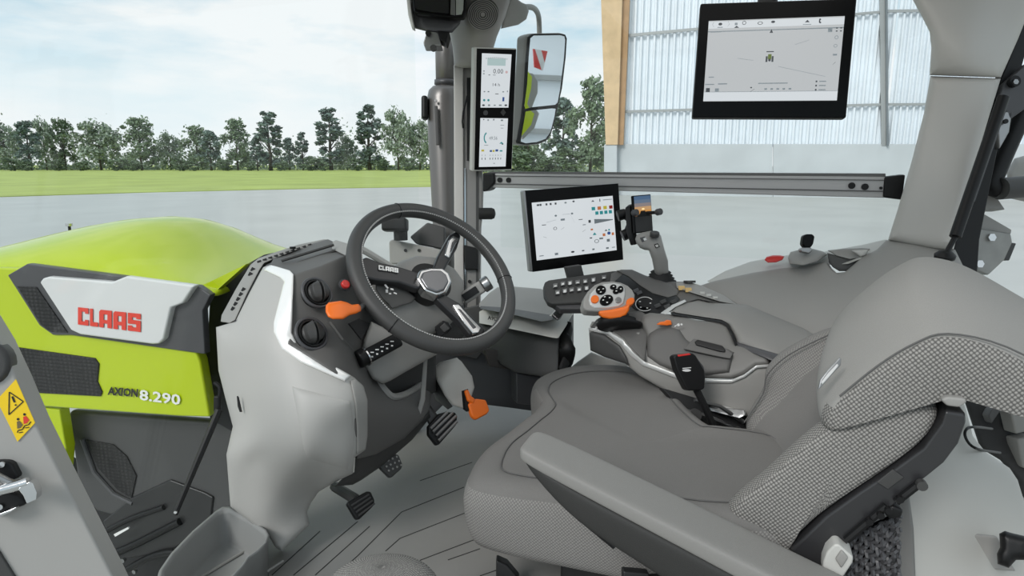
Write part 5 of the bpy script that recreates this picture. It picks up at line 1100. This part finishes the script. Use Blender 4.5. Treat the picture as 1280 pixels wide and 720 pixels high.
# multifunction lever
ml = thing('multi_lever', 'grey and orange multifunction lever with round black buttons on the console', 'lever', onf(fT, 775, 392, 0))
MLP = Plane(P(762, 370, 1.60), V((-.62, -.45, .64)))
hd_ = [(729, 379), (731, 371), (735, 364), (744, 355.5), (753, 352), (766, 351), (776, 352.5), (785, 356.5), (791, 362), (794, 368), (793.5, 376), (788, 380), (781, 384), (765, 387), (748, 389), (734, 388), (730, 385)]
slab('head_body', hd_, MLP, .03, m_trim, ml, bevel=.010, seg=4)
slab('face_plate', [(736.5, 375), (738, 367), (744, 360), (755, 354.5), (768, 353), (777, 355), (781.5, 360), (782, 368), (779.5, 379), (773, 383), (760, 385), (744, 385), (738, 381)], MLP, .008, m_silver, ml, off=.004, bevel=.004, seg=3)
for x, y, rx, ry, m_ in ((751.5, 362, 6.3, 5.6, m_gloss), (758.5, 374.7, 8.6, 6.4, m_gloss), (744, 373.5, 5, 5, m_orange), (767, 358.2, 4, 3.1, m_gloss), (770.5, 363.7, 4, 3.2, m_gloss), (776, 361, 3.6, 4.2, m_gloss), (773.2, 374.5, 3.8, 3.7, m_satin)):
    ellslab('button', MLP, x, y, rx, ry, .006, m_, ml, off=.008, bevel=.0015, rot=-.4 if rx > 7 else 0)
polys('button_marks', [[MLP.at(x+a, y+b, .0085) for a, b in ((-1, -.5), (1, -.8), (1, .4), (-1, .7))] for x, y in ((748.5, 362), (754, 361), (751, 365), (754, 375), (762, 372), (759, 378), (756, 371), (767, 358), (770.5, 363.7), (776, 361))], m_whitepr, ml)
slab('orange_collar', [(748, 389), (765, 387), (781, 383.5), (788, 379.5), (787, 388), (783, 394), (775, 398), (762, 399), (752, 397), (749, 393)], Plane(P(768, 390, 1.565), -FW), .05, m_orange, ml, off=-.004, bevel=.008, seg=3, label='orange collar under the grip')
slab('orange_thumb', [(783, 380), (784, 374), (789, 371), (793.5, 372), (794, 377), (791, 380), (786, 383)], MLP, .02, m_orange, ml, off=.004, bevel=.004, seg=3)
rings('boot', [[P(768+dx+rx*math.cos(t), y+ry*math.sin(t), 1.60) - FW*.03*math.sin(t)*-1 for t in [2*math.pi*i/24 for i in range(24)]] for y, rx, ry, dx in ((393, 18, 4, 0), (397, 17, 4, 0), (399, 24, 6, 3), (402, 23, 6, 3), (405, 29, 7, 6), (410, 27, 7, 6))], m_black, ml)
# joystick
js = thing('joystick', 'grey joystick with a top knob and black ribbed bellows on the console', 'joystick', onf(fT, 826, 352, 0))
sheet('stick_grip', [(794, 299), (796, 293), (803, 290.5), (813, 288.5), (820, 289), (826, 294), (828, 302), (831, 313), (835, 326), (836, 342), (832, 345), (822, 345), (818, 340), (815, 324), (811, 313), (806, 312.5), (800, 310), (796, 305)],
      [(794, 300, 1.74), (815, 290, 1.76), (828, 305, 1.74), (818, 340, 1.76), (836, 342, 1.77), (812, 312, 1.735)], m_trim, js, thick=.035, rnd=.018, step=3)
JP = Plane(P(812, 300, 1.72), -FW)
cyl('top_knob', P(818, 296, 1.745), V((0, 0, 1))-FW*.3, .013, .014, m_dark, js, 18, bevel=.003)
slab('rocker', [(800, 297), (806, 295.5), (809, 300), (803, 303)], JP, .006, m_anth, js, off=.002, bevel=.0015); slab('rocker_mark', [(804, 298), (807, 297), (808.5, 300), (805.5, 301)], JP, .002, m_whitepl, js, off=.004)
slab('side_button', [(817.5, 305.5), (822.5, 304), (825, 308.5), (820, 310.5)], JP, .004, m_black, js, off=-.004, bevel=.001); slab('side_button_cap', [(819, 306.3), (822, 305.5), (823.4, 308), (820.5, 309.2)], JP, .003, m_light, js, off=-.002)
bz = []
for i, (y, rx) in enumerate(((338, 10), (340, 13), (341.5, 11.5), (343.5, 15), (345, 13.5), (347, 17), (348.5, 15.5), (350.5, 19), (353, 18.5))):
    c = P(826, y, 1.80); r_ = rx*1.80/FPX; bz.append([c+V((math.cos(t), math.sin(t), 0))*r_ for t in [2*math.pi*j/24 for j in range(24)]])
rings('bellows', bz, m_rubber, js)
# right armrest
ar = thing('right_armrest', 'smooth grey padded right armrest lying on the console behind the levers', 'armrest', P(940, 440, 1.55))
AR = [(840, 389, 1.585), (858, 378, 1.63), (873, 372.5, 1.65), (934, 382, 1.605), (970, 396, 1.58), (1004, 411, 1.54), (1018, 420, 1.51), (973, 443, 1.45), (912, 407, 1.525), (920, 430, 1.50), (960, 438, 1.46), (940, 400, 1.55)]
sheet('arm_pad', [(838, 391), (846, 381), (858, 375), (873, 372.5), (886, 378), (934, 381), (970, 396), (1004, 410), (1022, 421), (1010, 445), (973, 446), (922, 431), (918, 420), (911, 406), (902, 401), (870, 396)], AR, m_vinyl, ar, thick=.05, rnd=.022, step=6)
sheet('pad_gap', [(838, 391), (870, 396), (902, 401), (911, 406), (918, 420), (922, 431), (919, 433), (914, 420), (908, 408), (900, 404), (869, 399), (840, 394)], AR, m_black, ar, thick=.01, rnd=.002, step=4, off=-.003)
sheet('console_rear', [(905, 430), (960, 430), (1020, 430), (1020, 500), (960, 540), (930, 530)], [(905, 430, 1.58), (1020, 430, 1.56), (960, 540, 1.56)], m_dark, cn, thick=.03, rnd=.004, step=8)
sheet('pad_shade', [(918, 426), (973, 442), (1010, 442), (990, 462), (955, 447), (922, 434)], AR, m_anth, ar, thick=.03, rnd=.008, step=6, off=-.004)  # dark sheet standing in for the shading below the pad
# belt buckle
bk = thing('belt_buckle', 'black seat belt buckle with a red top on a thin stalk between seat and console', 'buckle', P(890, 530, 1.40))
BK = Plane(P(862, 465, 1.40), V((-.8, -.5, .3)))
slab('buckle_body', [(842, 446), (845, 443), (866, 441), (870, 444), (881, 463), (882, 472), (881, 486), (876, 488), (861, 488.5), (858, 486), (846, 462)], BK, .025, m_black, bk, bevel=.005, seg=3)
slab('red_top', [(847, 443.5), (862, 441.5), (864, 443.5), (848, 446)], BK, .02, m_redlens, bk, off=.001, bevel=.001)
slab('side_face', [(871, 446), (880, 458), (882.5, 470), (881, 484), (876, 470)], BK, .02, m_anth, bk, off=-.004, bevel=.003)
ellslab('buckle_mark', BK, 858.5, 463, 5.2, 1.6, .002, m_whitepl, bk, off=.002); polys('buckle_mark', [[BK.at(x, y, .0022) for x, y in ((853, 460), (864, 459), (864, 460), (853, 461))]], m_whitepl, bk)
tube('buckle_stalk', crv([P(x, y, 1.42) for x, y in [(870, 486), (877, 500), (884, 515), (894, 538)]], 4), .008, m_black, bk, 8)
# seat slides and hardware under the console
sb = thing('seat_base', 'black seat suspension base with slide rails under the cushion', 'seat base', onZ(760, 700, FZ))
m_dk = mat('black_metal_base', C3(30, 30, 31), .5)
box('suspension_box', V((.03, .10, -.765)), V((.17, 0, 0)), V((0, .19, 0)), V((0, 0, .055)), m_dk, sb, bevel=.01)
slab('side_plate', [(826, 484), (880, 500), (935, 520), (940, 575), (900, 565), (860, 520)], Plane(P(880, 520, 1.50), V((-.8, -.4, .5))), .02, m_dk, sb, bevel=.003)
for pts in ([(852, 512), (884, 520), (930, 540)], [(868, 500), (900, 508), (930, 528)]): tube('slide_rod', [P(x, y, 1.47) for x, y in pts], .005, m_satin, sb, 8)
cyl('slide_knob', P(868, 518, 1.47), -FW, .014, .012, m_dark, sb, 16); cyl('slide_knob', P(921, 538, 1.45), -FW, .010, .012, m_satin, sb, 12)
slab('front_bracket', [(620, 700), (634, 706), (650, 725), (620, 725)], Plane(P(630, 710, 1.22), -FW), .03, m_dk, sb, bevel=.004)
slab('front_knob', [(779, 714), (812, 717), (812, 730), (779, 730)], Plane(P(795, 720, 1.0), -FW), .02, m_dk, sb, bevel=.003)

# ------------------------------------------------------------------ driver's seat
se = thing('driver_seat', 'grey fabric driver seat with dotted side panels and a large padded headrest', 'seat', V((.03, .1, -.71)))
oc = [onZ(x, y, -.575) for x, y in [(580, 612), (584, 588), (600, 566), (626, 547), (648, 530), (664, 518), (672, 507), (668, 497), (663, 485), (668, 474), (686, 465), (710, 460), (740, 459), (780, 463), (815, 475), (840, 498), (862, 522), (890, 545)]]
oc += [V((.16, .0, -.575)), V((.15, -.14, -.575)), V((.0, -.17, -.575)), V((-.17, -.15, -.575)), V((-.235, -.02, -.575)), V((-.245, .12, -.575)), V((-.25, .28, -.575)), V((-.25, .38, -.575))]
oc = crv(oc, 5, True); cx, cy = .03, .17
def cring(s, z, dish=0):
    return [V((cx+(p.x-cx)*s, cy+(p.y-cy)*s, z-dish*0+ (-.012*max(0, (p.y-.25))/.2*s if z > -.6 else 0))) for p in oc]
R_ = [cring(.90, -.70), cring(.955, -.685), cring(.985, -.655), cring(1.0, -.61), cring(.995, -.58), cring(.975, -.560), cring(.94, -.548), cring(.88, -.542), cring(.815, -.5415), cring(.80, -.5455), cring(.785, -.5425), cring(.65, -.547), cring(.45, -.552), cring(.25, -.555), cring(.08, -.556)]
sc_ = rings('seat_cushion', R_, m_fab, se, sub=1); sc_.data.materials.append(m_fabm)
for p in sc_.data.polygons:
    if p.normal.z < .45: p.material_index = 1
tube('cushion_seam', cring(.80, -.5425), .0013, m_seam, se, 6, closed=True)
# dotted front band of the cushion
def iX(x, y, X): p = onX(x, y, X); return (p.y, p.z)
def rest(name, prof, st, m, parent=se, sub=1):
    """st = (x, scale, front push, back push of all, lift)"""
    cyy = sum(p[0] for p in prof)/len(prof); czz = sum(p[1] for p in prof)/len(prof); L = []
    for x, s, ps, pa, dz in st:
        L.append(crv([V((x, cyy+(y-cyy)*s-ps*(FR if x < .18 else FR2).get(i, 0)-pa, czz+(z-czz)*s+dz)) for i, (y, z) in enumerate(prof)], 3, True))
    return rings(name, L, m, parent, sub=sub)
front = [(-.01, -.60), (.0, -.545), iX(955, 596, -.2), iX(985, 568, -.2), iX(1025, 535, -.2), (-.19, -.335)]
backp = [iX(1140, 495, -.2), iX(1176, 508, -.2), iX(1172, 530, -.2), iX(1151, 553, -.2), iX(1114, 581, -.2), iX(1060, 617, -.2), iX(1015, 650, -.2), iX(980, 685, -.2), (-.08, -.62)]
prof = front+backp; FR = {0: .6, 1: 1, 2: 1, 3: 1, 4: 1, 5: .7}; FR2 = {0: 1.3, 1: 1.0, 2: .3, 3: -.55, 4: -.6, 5: -.3}
rs = rest('backrest', prof, [(-.215, .80, 0, 0, 0), (-.208, .93, 0, 0, 0), (-.19, .985, 0, 0, 0), (-.165, 1, 0, 0, 0), (-.13, 1, .035, 0, 0), (-.09, 1, .085, 0, 0), (.03, 1, .10, 0, 0), (.12, 1, .09, 0, 0), (.165, 1, .04, 0, 0),
     (.195, 1, .03, -.004, .004), (.225, .99, .036, -.004, .004), (.248, .95, .036, -.002, .004), (.260, .84, .034, .004, .004)], m_fabd)
hp_ = [(-.122, -.372), (-.135, -.335), (-.185, -.275), (-.225, -.240), (-.262, -.222), (-.33, -.235), (-.42, -.285), (-.50, -.335), (-.53, -.37), iX(1280, 491, -.2), iX(1225, 494, -.2), iX(1130, 491, -.2), iX(1090, 505, -.2), iX(1035, 536, -.2)]
FR = {}; FR2 = {}
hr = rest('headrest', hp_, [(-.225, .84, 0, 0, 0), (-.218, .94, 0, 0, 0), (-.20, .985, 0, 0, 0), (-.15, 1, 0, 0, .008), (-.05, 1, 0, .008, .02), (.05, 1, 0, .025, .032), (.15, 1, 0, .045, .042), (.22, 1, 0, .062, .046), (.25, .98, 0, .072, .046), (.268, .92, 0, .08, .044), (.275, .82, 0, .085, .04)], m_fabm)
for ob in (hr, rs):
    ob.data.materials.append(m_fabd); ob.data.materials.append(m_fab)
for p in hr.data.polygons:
    c = p.center+V(ORI[hr])
    if c.x < -.2165 or p.normal.x < -.3: p.material_index = 1
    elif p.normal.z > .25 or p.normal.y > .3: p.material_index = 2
hr.data.materials[2] = mat('headrest_smooth_fabric_toplit', C3(150, 149, 147), .95, bump=.6, bscale=900, var=.06, vscale=700, spec=.2)  # same seat fabric, colour lightened to imitate light falling from above
for p in rs.data.polygons:
    c = p.center+V(ORI[rs])
    if -.15 < c.x < .175: p.material_index = 2
rs.data.materials.append(m_fabm)
for p in rs.data.polygons:
    if (p.center+V(ORI[rs])).x >= .175: p.material_index = 3
tube('backrest_seam', crv([V((.178, y+.004-.03*w, z+.004)) for (y, z), w in zip(front[1:], (1.0, .3, -.55, -.6, -.3))], 4), .0015, m_seam, se, 6)
tube('headrest_seam', crv([V((-.2165, y-.004, z+.002)) for y, z in [(-.14, -.330), (-.185, -.278), (-.225, -.243), (-.262, -.226), (-.33, -.238), (-.42, -.287), (-.50, -.336)]], 4), .0014, m_seam, se, 6)
# woven tag
TG = Plane(onX(1037, 470, -.232), V((-.5, .6, .4)))
slab('fabric_tag', [(1023, 487), (1026, 475), (1035, 463), (1050, 447), (1052, 449), (1051, 457), (1038, 471), (1027, 484)], Plane(P(1037, 468, .935), -FW), .004, m_satin, se, bevel=.001)
slab('tag_band', [(1027, 478), (1036, 466.5), (1047, 455), (1048, 457), (1038, 469), (1028, 480)], Plane(P(1037, 468, .933), -FW), .004, m_whitepl, se)
sin = [iX(986, 680, -.2), iX(1029, 638, -.2), iX(1072, 607, -.2), iX(1114, 579, -.2), iX(1151, 552, -.2), iX(1174, 520, -.2), iX(1178, 505, -.2)]
so = [iX(1202, 509, -.2), iX(1203, 520, -.2), iX(1194, 546, -.2), iX(1176, 570, -.2), iX(1145, 595, -.2), iX(1108, 628, -.2), iX(1062, 665, -.2), iX(1029, 702, -.2), iX(996, 705, -.2)]
shp = sin+so; FR = set()
xs = [-.222, -.217, -.20, -.1, .0, .1, .2, .25, .258]
sh = rings('back_shell', [[V((x, sum(p[0] for p in shp)/len(shp)*(1-s)+y*s, sum(p[1] for p in shp)/len(shp)*(1-s)+z*s)) for y, z in shp] for x, s in zip(xs, [.97, .995, 1, 1, 1, 1, 1, 1, .97])], mat('satin_black_shell', C3(46, 46, 48), .3), se, smooth=False, bevel=.003)
slab('shell_badge', [(1096, 603), (1116, 587), (1130, 597), (1110, 612)], Plane(onX(1112, 600, -.224), V((-1, 0, 0))), .003, m_dark, se, off=.001, bevel=.001)
XP = Plane(V((-.235, 0, 0)), V((-1, 0, 0)))
slab('shell_cap', [(1176, 500), (1184, 496), (1206, 498), (1210, 503), (1200, 510), (1184, 508)], XP, .05, m_trim, se, bevel=.004)
slab('adjust_button', [(1029, 703), (1034, 690), (1043, 681), (1049, 681), (1067, 697), (1066, 704), (1054, 722), (1040, 728), (1028, 716)], XP, .04, m_light, se, off=.012, bevel=.005, seg=3)
slab('adjust_button_cap', [(1044, 700), (1052, 688), (1061, 698), (1052, 712)], XP, .03, m_trim, se, off=.016, bevel=.003)
for a_, b_ in (((1058, 675), (1108, 632)), ((1120, 627), (1152, 602))): tube('tension_rod', [XP.at(*a_, -.01), XP.at(*b_, -.01)], .006, m_black, se, 8)
for x, y in ((1086, 650), (1100, 642), (1110, 636), (1124, 622)): cyl('rod_clip', XP.at(x, y, -.006), XP.n, .005, .008, m_black, se, 10)
cyl('rod_end', XP.at(1151, 604, -.006), XP.n, .007, .01, m_dark, se, 12)
slab('black_knob', [(1105, 642), (1115, 632), (1130, 638), (1127, 648), (1112, 650)], XP, .03, m_black, se, off=-.01, bevel=.004)
# net at the back of the seat: crossing cords
NP = Plane(onX(1095, 690, -.17), V((-1, -.2, 0)))
L = []
for i in range(10):
    a, b = NP.at(1062+i*6.6, 673-i*3.1, 0), NP.at(1062+i*6.6+3, 740, .0); L.append(tubev(crv([a+(b-a)*t+NP.n*(.003 if (k+i) % 2 else -.003) for k, t in enumerate([q/10 for q in range(11)])], 2), .0034, 5))
for j in range(11):
    a, b = NP.at(1058, 678+j*8, .0), NP.at(1126-j*.3, 644+j*8.4, .0); L.append(tubev(crv([a+(b-a)*t+NP.n*(.003 if (k+j) % 2 else -.003) for k, t in enumerate([q/9 for q in range(10)])], 2), .0034, 5))
merge('back_net', L, m_anth, se, kind='stuff')
slab('net_backing', [(1060, 672), (1115, 646), (1128, 730), (1060, 735)], NP, .006, m_gloss, se, off=-.02)
# left armrest
la = thing('left_armrest', 'thick grey padded left armrest of the driver seat in the foreground', 'armrest', V((-.26, -.15, -.60)))
def lz(Y): return -.432-(.28-Y)*.342
def asec(Y, w, h, drop=0, xc=-.298, m=20):
    o = []
    for i in range(m):
        t = 2*math.pi*i/m; c, s = math.cos(t), math.sin(t); e = .45
        x = abs(c)**e*math.copysign(1, c); z = abs(s)**(e)*math.copysign(1, s)
        if z < 0: x *= 1-.15*(-z)
        o.append(V((xc+x*w/2, Y-(.10*h/.06)*(.5-z/2)*.35, lz(Y)-drop-h/2+z*h/2)))
    return o
def bsec(Y, w, top, h, xc=-.298, e=.32, m=24, lean=0):
    o = []
    for i in range(m):
        t = 2*math.pi*i/m; c, s = math.cos(t), math.sin(t)
        o.append(V((xc+abs(c)**e*math.copysign(1, c)*w/2, Y+lean*(1-(s+1)/2), lz(Y)-top-h/2+abs(s)**e*math.copysign(1, s)*h/2)))
    return o
rings('armrest_pad', [bsec(.306, .05, .010, .010), bsec(.303, .07, .005, .018), bsec(.294, .084, .001, .022), bsec(.27, .090, 0, .024), bsec(.20, .094, 0, .026), bsec(.05, .097, 0, .030), bsec(-.10, .098, 0, .036), bsec(-.20, .098, 0, .036), bsec(-.213, .09, .003, .03), bsec(-.218, .07, .008, .02)], m_vinyl, la, sub=1)
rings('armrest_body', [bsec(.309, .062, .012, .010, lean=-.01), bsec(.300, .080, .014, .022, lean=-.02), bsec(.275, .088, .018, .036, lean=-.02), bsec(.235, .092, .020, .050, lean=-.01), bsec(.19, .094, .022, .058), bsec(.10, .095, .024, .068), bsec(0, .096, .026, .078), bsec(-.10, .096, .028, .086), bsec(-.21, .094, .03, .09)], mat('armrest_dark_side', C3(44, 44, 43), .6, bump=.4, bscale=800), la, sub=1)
tube('armrest_hook', [V((-.335, .20, lz(.20)-.066)), V((-.335, .15, lz(.15)-.082))], .007, m_black, la, 8)
box('armrest_plate', V((-.298, .03, lz(.03)-.105)), V((.034, 0, 0)), V((0, .10, -.034)).normalized()*-.13, V((0, 0, .008)), m_black, la, bevel=.003)
# passenger seat corner
ps = thing('passenger_seat', 'corner of the grey dotted fabric passenger seat at the bottom edge', 'seat', P(478, 760, .95))
pc = P(478, 748, .96)
rings('seat_pad', [[pc+RT*math.cos(t)*a+V((FW.x, FW.y, 0)).normalized()*math.sin(t)*a*.8+V((0, 0, z)) for t in [2*math.pi*i/32 for i in range(32)]] for a, z in ((.075, -.09), (.09, -.05), (.092, 0), (.085, .025), (.07, .04), (.045, .049), (.02, .052), (.002, .053))], m_fabd, ps, sub=1)
# ------------------------------------------------------------------ rear inner panels and what is seen beyond
rw = thing('wall_rear', 'pale grey smooth moulded panel behind the driver seat', 'panel', P(1200, 700, 1.3), kind='structure')
sheet('rear_panel', [(1100, 500), (1190, 490), (1206, 506), (1216, 545), (1232, 565), (1262, 585), (1272, 600), (1300, 690), (1300, 760), (1080, 760), (1060, 600)],
      [(1100, 500, 1.28), (1190, 495, 1.30), (1216, 545, 1.32), (1290, 640, 1.30), (1140, 700, 1.12), (1290, 740, 1.22), (1110, 600, 1.2), (1200, 620, 1.21)], mat('pale_rear_panel', C3(176, 175, 171), .45, bump=.1, bscale=500), rw, thick=.03, rnd=.02, step=9)
sheet('rear_side', [(1080, 600), (1134, 600), (1142, 660), (1146, 760), (1070, 760)], [(1130, 610, 1.15), (1142, 760, 1.06), (1080, 680, 1.12)], mat('dark_rear_side', C3(112, 111, 109), .5), rw, thick=.02, rnd=.006, step=7)
RPn = plane3(P(1200, 620, 1.205), P(1290, 740, 1.205), P(1290, 640, 1.285))
slab('pocket', [(1215, 668), (1248, 671), (1262, 700), (1272, 715), (1236, 712), (1228, 706)], Plane(P(1240, 690, 1.19), -FW), .01, m_trim, rw, off=-.0, bevel=.004)
lv = thing('black_lever', 'black bent lever handle at the lower right picture edge', 'lever', P(1290, 700, 1.1))
sheet('lever_grip', [(1249, 667), (1256, 663.5), (1264, 666), (1290, 672), (1290, 700), (1270, 700), (1261, 710), (1247, 705), (1246, 692), (1250, 684)], [(1250, 668, 1.12), (1290, 680, 1.10), (1255, 706, 1.11)], m_black, lv, thick=.035, rnd=.014, step=4)
ty = thing('rear_wheel', 'black rear tractor tyre with pale tread blocks outside at the right edge', 'wheel', P(1260, 640, 2.1))
TYc = P(1330, 640, 2.25); ax = (FW*.35+RT*.55+V((0, 0, .1))).normalized()
sheet('tyre', [(1205, 500), (1225, 485), (1300, 480), (1300, 700), (1280, 640), (1272, 600), (1250, 575), (1225, 560)], [(1205, 500, 2.0), (1300, 480, 2.0), (1290, 600, 1.9), (1240, 540, 1.96)], m_rubber, ty, thick=.2, rnd=.02, step=9)
m_lug = mat('dusty_tread_block', C3(118, 118, 116), .8)
for pts in ([(1257, 497), (1278, 488), (1290, 506), (1262, 512)], [(1264, 517), (1290, 512), (1292, 538), (1270, 543)], [(1272, 549), (1294, 545), (1296, 590), (1279, 585)]):
    slab('tread_block', pts, Plane(P(1275, 530, 1.90), -FW), .05, m_lug, ty, bevel=.006)
slab('tyre_rib', [(1236, 520), (1240, 512), (1252, 505), (1254, 510), (1240, 530)], Plane(P(1275, 530, 1.92), -FW), .03, m_dark, ty, bevel=.004)
slab('green_wing', [(1268, 455), (1300, 440), (1300, 490), (1281, 494), (1274, 490)], Plane(P(1290, 470, 2.2), -FW), .05, m_green, ty)
cbt = thing('black_cable', 'thin black cable loop hanging beside the rear panel', 'cable', P(1215, 560, 1.3))
tube('cable', crv([P(x, y, D) for x, y, D in [(1240, 536, 1.6), (1222, 534, 1.34), (1210, 535, 1.30), (1206, 543, 1.29), (1212, 555, 1.29), (1225, 562, 1.3), (1250, 566, 1.5)]], 5), .0028, m_black, cbt, 8)
# ------------------------------------------------------------------ door pillar in the foreground, sticker and latch
dp = thing('door_post', 'grey slanting door post panel in the left foreground', 'door post', P(60, 760, .8), kind='structure'); dp.name = 'door_1'
DP = Plane(P(50, 580, .80), -FW+RT*.35)
slab('door_panel', [(-60, 330), (0, 428), (22, 475), (45, 529), (80, 600), (141, 720), (170, 780), (-60, 780)], DP, .05, mat('door_grey', C3(158, 157, 155), .4, bump=.05), dp, bevel=.004, seg=3)
slab('door_edge', [(-30, 650), (0, 692), (30, 740), (-30, 760)], DP, .02, m_dark, dp, off=.004, bevel=.002)
ellslab('round_plug', DP, -14, 455, 26, 27, .03, m_dark, dp, off=.006, bevel=.006)
stq = quad3d([(-4, 500), (20, 474), (44, 528.5), (22, 552)], .80); stq = [DP.at(*px(p), .001) for p in stq]
stk_ = thing('warning_sticker', 'yellow warning sticker with an exclamation triangle on the door post', 'sticker', sum(stq, V())/4); sn = qn(stq)
mk('sticker_sheet', *prism([p+sn*.0006 for p in stq], [p-sn*.0004 for p in stq]), m_yellow, stk_)
def sl_(a, b, w):  # thick line on sticker through pixels
    A_, B_ = DP.at(*a, .0022), DP.at(*b, .0022); d = (B_-A_).normalized(); s_ = d.cross(DP.n)*w; return [A_+s_, B_+s_, B_-s_, A_-s_]
polys('triangle_symbol', [sl_(a, b, .0006) for a, b in (((11.5, 490), (29, 502)), ((29, 502), (11, 518.5)), ((11, 518.5), (11.5, 490)))], m_blackpr, stk_)
polys('exclamation_mark', [sl_((15.2, 495.5), (18.3, 503), .0011), sl_((19, 505.5), (20, 507), .0010)], m_blackpr, stk_)
def fig(x, y, m, k):
    ps_ = [[DP.at(x+1.7*math.cos(a), y+1.7*math.sin(a), .0022) for a in [2*math.pi*i/10 for i in range(10)]], [DP.at(x+a, y+b, .0022) for a, b in ((-1.5, 3), (2, 2), (6, 7), (3, 11), (-1, 12))]]
    polys('seated_figure', ps_[1:], m, stk_); polys('figure_head', ps_[:1], m_blackpr, stk_)
    polys('seat_symbol', [sl_((x, y+14), (x+5, y+13), .0006), sl_((x+5, y+13), (x+8, y+9), .0006), sl_((x+1, y+17), (x+6, y+16), .0005), sl_((x, y+14), (x-1, y+17), .0005)], m_blackpr, stk_)
fig(22.5, 524, mat('sticker_grey_print', C3(110, 95, 60), .5), 0); fig(30.5, 518, m_redp, 1)
la_ = thing('door_latch', 'chrome door latch with a hooked lever on the grey door post', 'latch', DP.at(10, 640))
LP = lambda pts: [(x/4.5, 560+y/4.5) for x, y in pts]
slab('latch_plate', LP([(-60, 80), (0, 76), (50, 78), (72, 95), (108, 165), (80, 182), (0, 180), (-60, 190)]), DP, .02, m_black, la_, off=.012, bevel=.004)
slab('latch_catch', LP([(-60, 245), (0, 240), (60, 250), (110, 262), (150, 320), (60, 352), (0, 378), (-60, 390)]), DP, .02, m_black, la_, off=.012, bevel=.004)
tube('latch_arm', crv([DP.at(*p, .03) for p in LP([(-70, 262), (0, 238), (60, 222), (120, 205), (160, 192)])], 4), .0065, m_chrome, la_, 12, flat=1)
tube('latch_arm', crv([DP.at(*p, .026) for p in LP([(-70, 130), (0, 165), (60, 195), (110, 200)])], 4), .0045, m_satin, la_, 12)
slab('latch_hook', LP([(100, 232), (120, 215), (165, 190), (185, 200), (207, 250), (205, 290), (155, 312), (148, 310), (130, 268)]), DP, .018, m_chrome, la_, off=.036, bevel=.005, seg=3)
slab('latch_trim', LP([(-60, 385), (0, 368), (60, 345), (90, 330), (96, 338), (60, 362), (0, 388), (-60, 400)]), DP, .01, m_chrome, la_, off=.02, bevel=.002)
for x, y in ((2, 330), (12, 92)): cyl('latch_screw', DP.at(x/4.5, 560+y/4.5, .014), DP.n, .0035, .003, m_chrome, la_, 12)

# ------------------------------------------------------------------ plain names for repeats come from the builders above
for o in list(SC.objects):
    if o.type == 'MESH' and len(o.data.materials) == 0: print('no material', o.name)
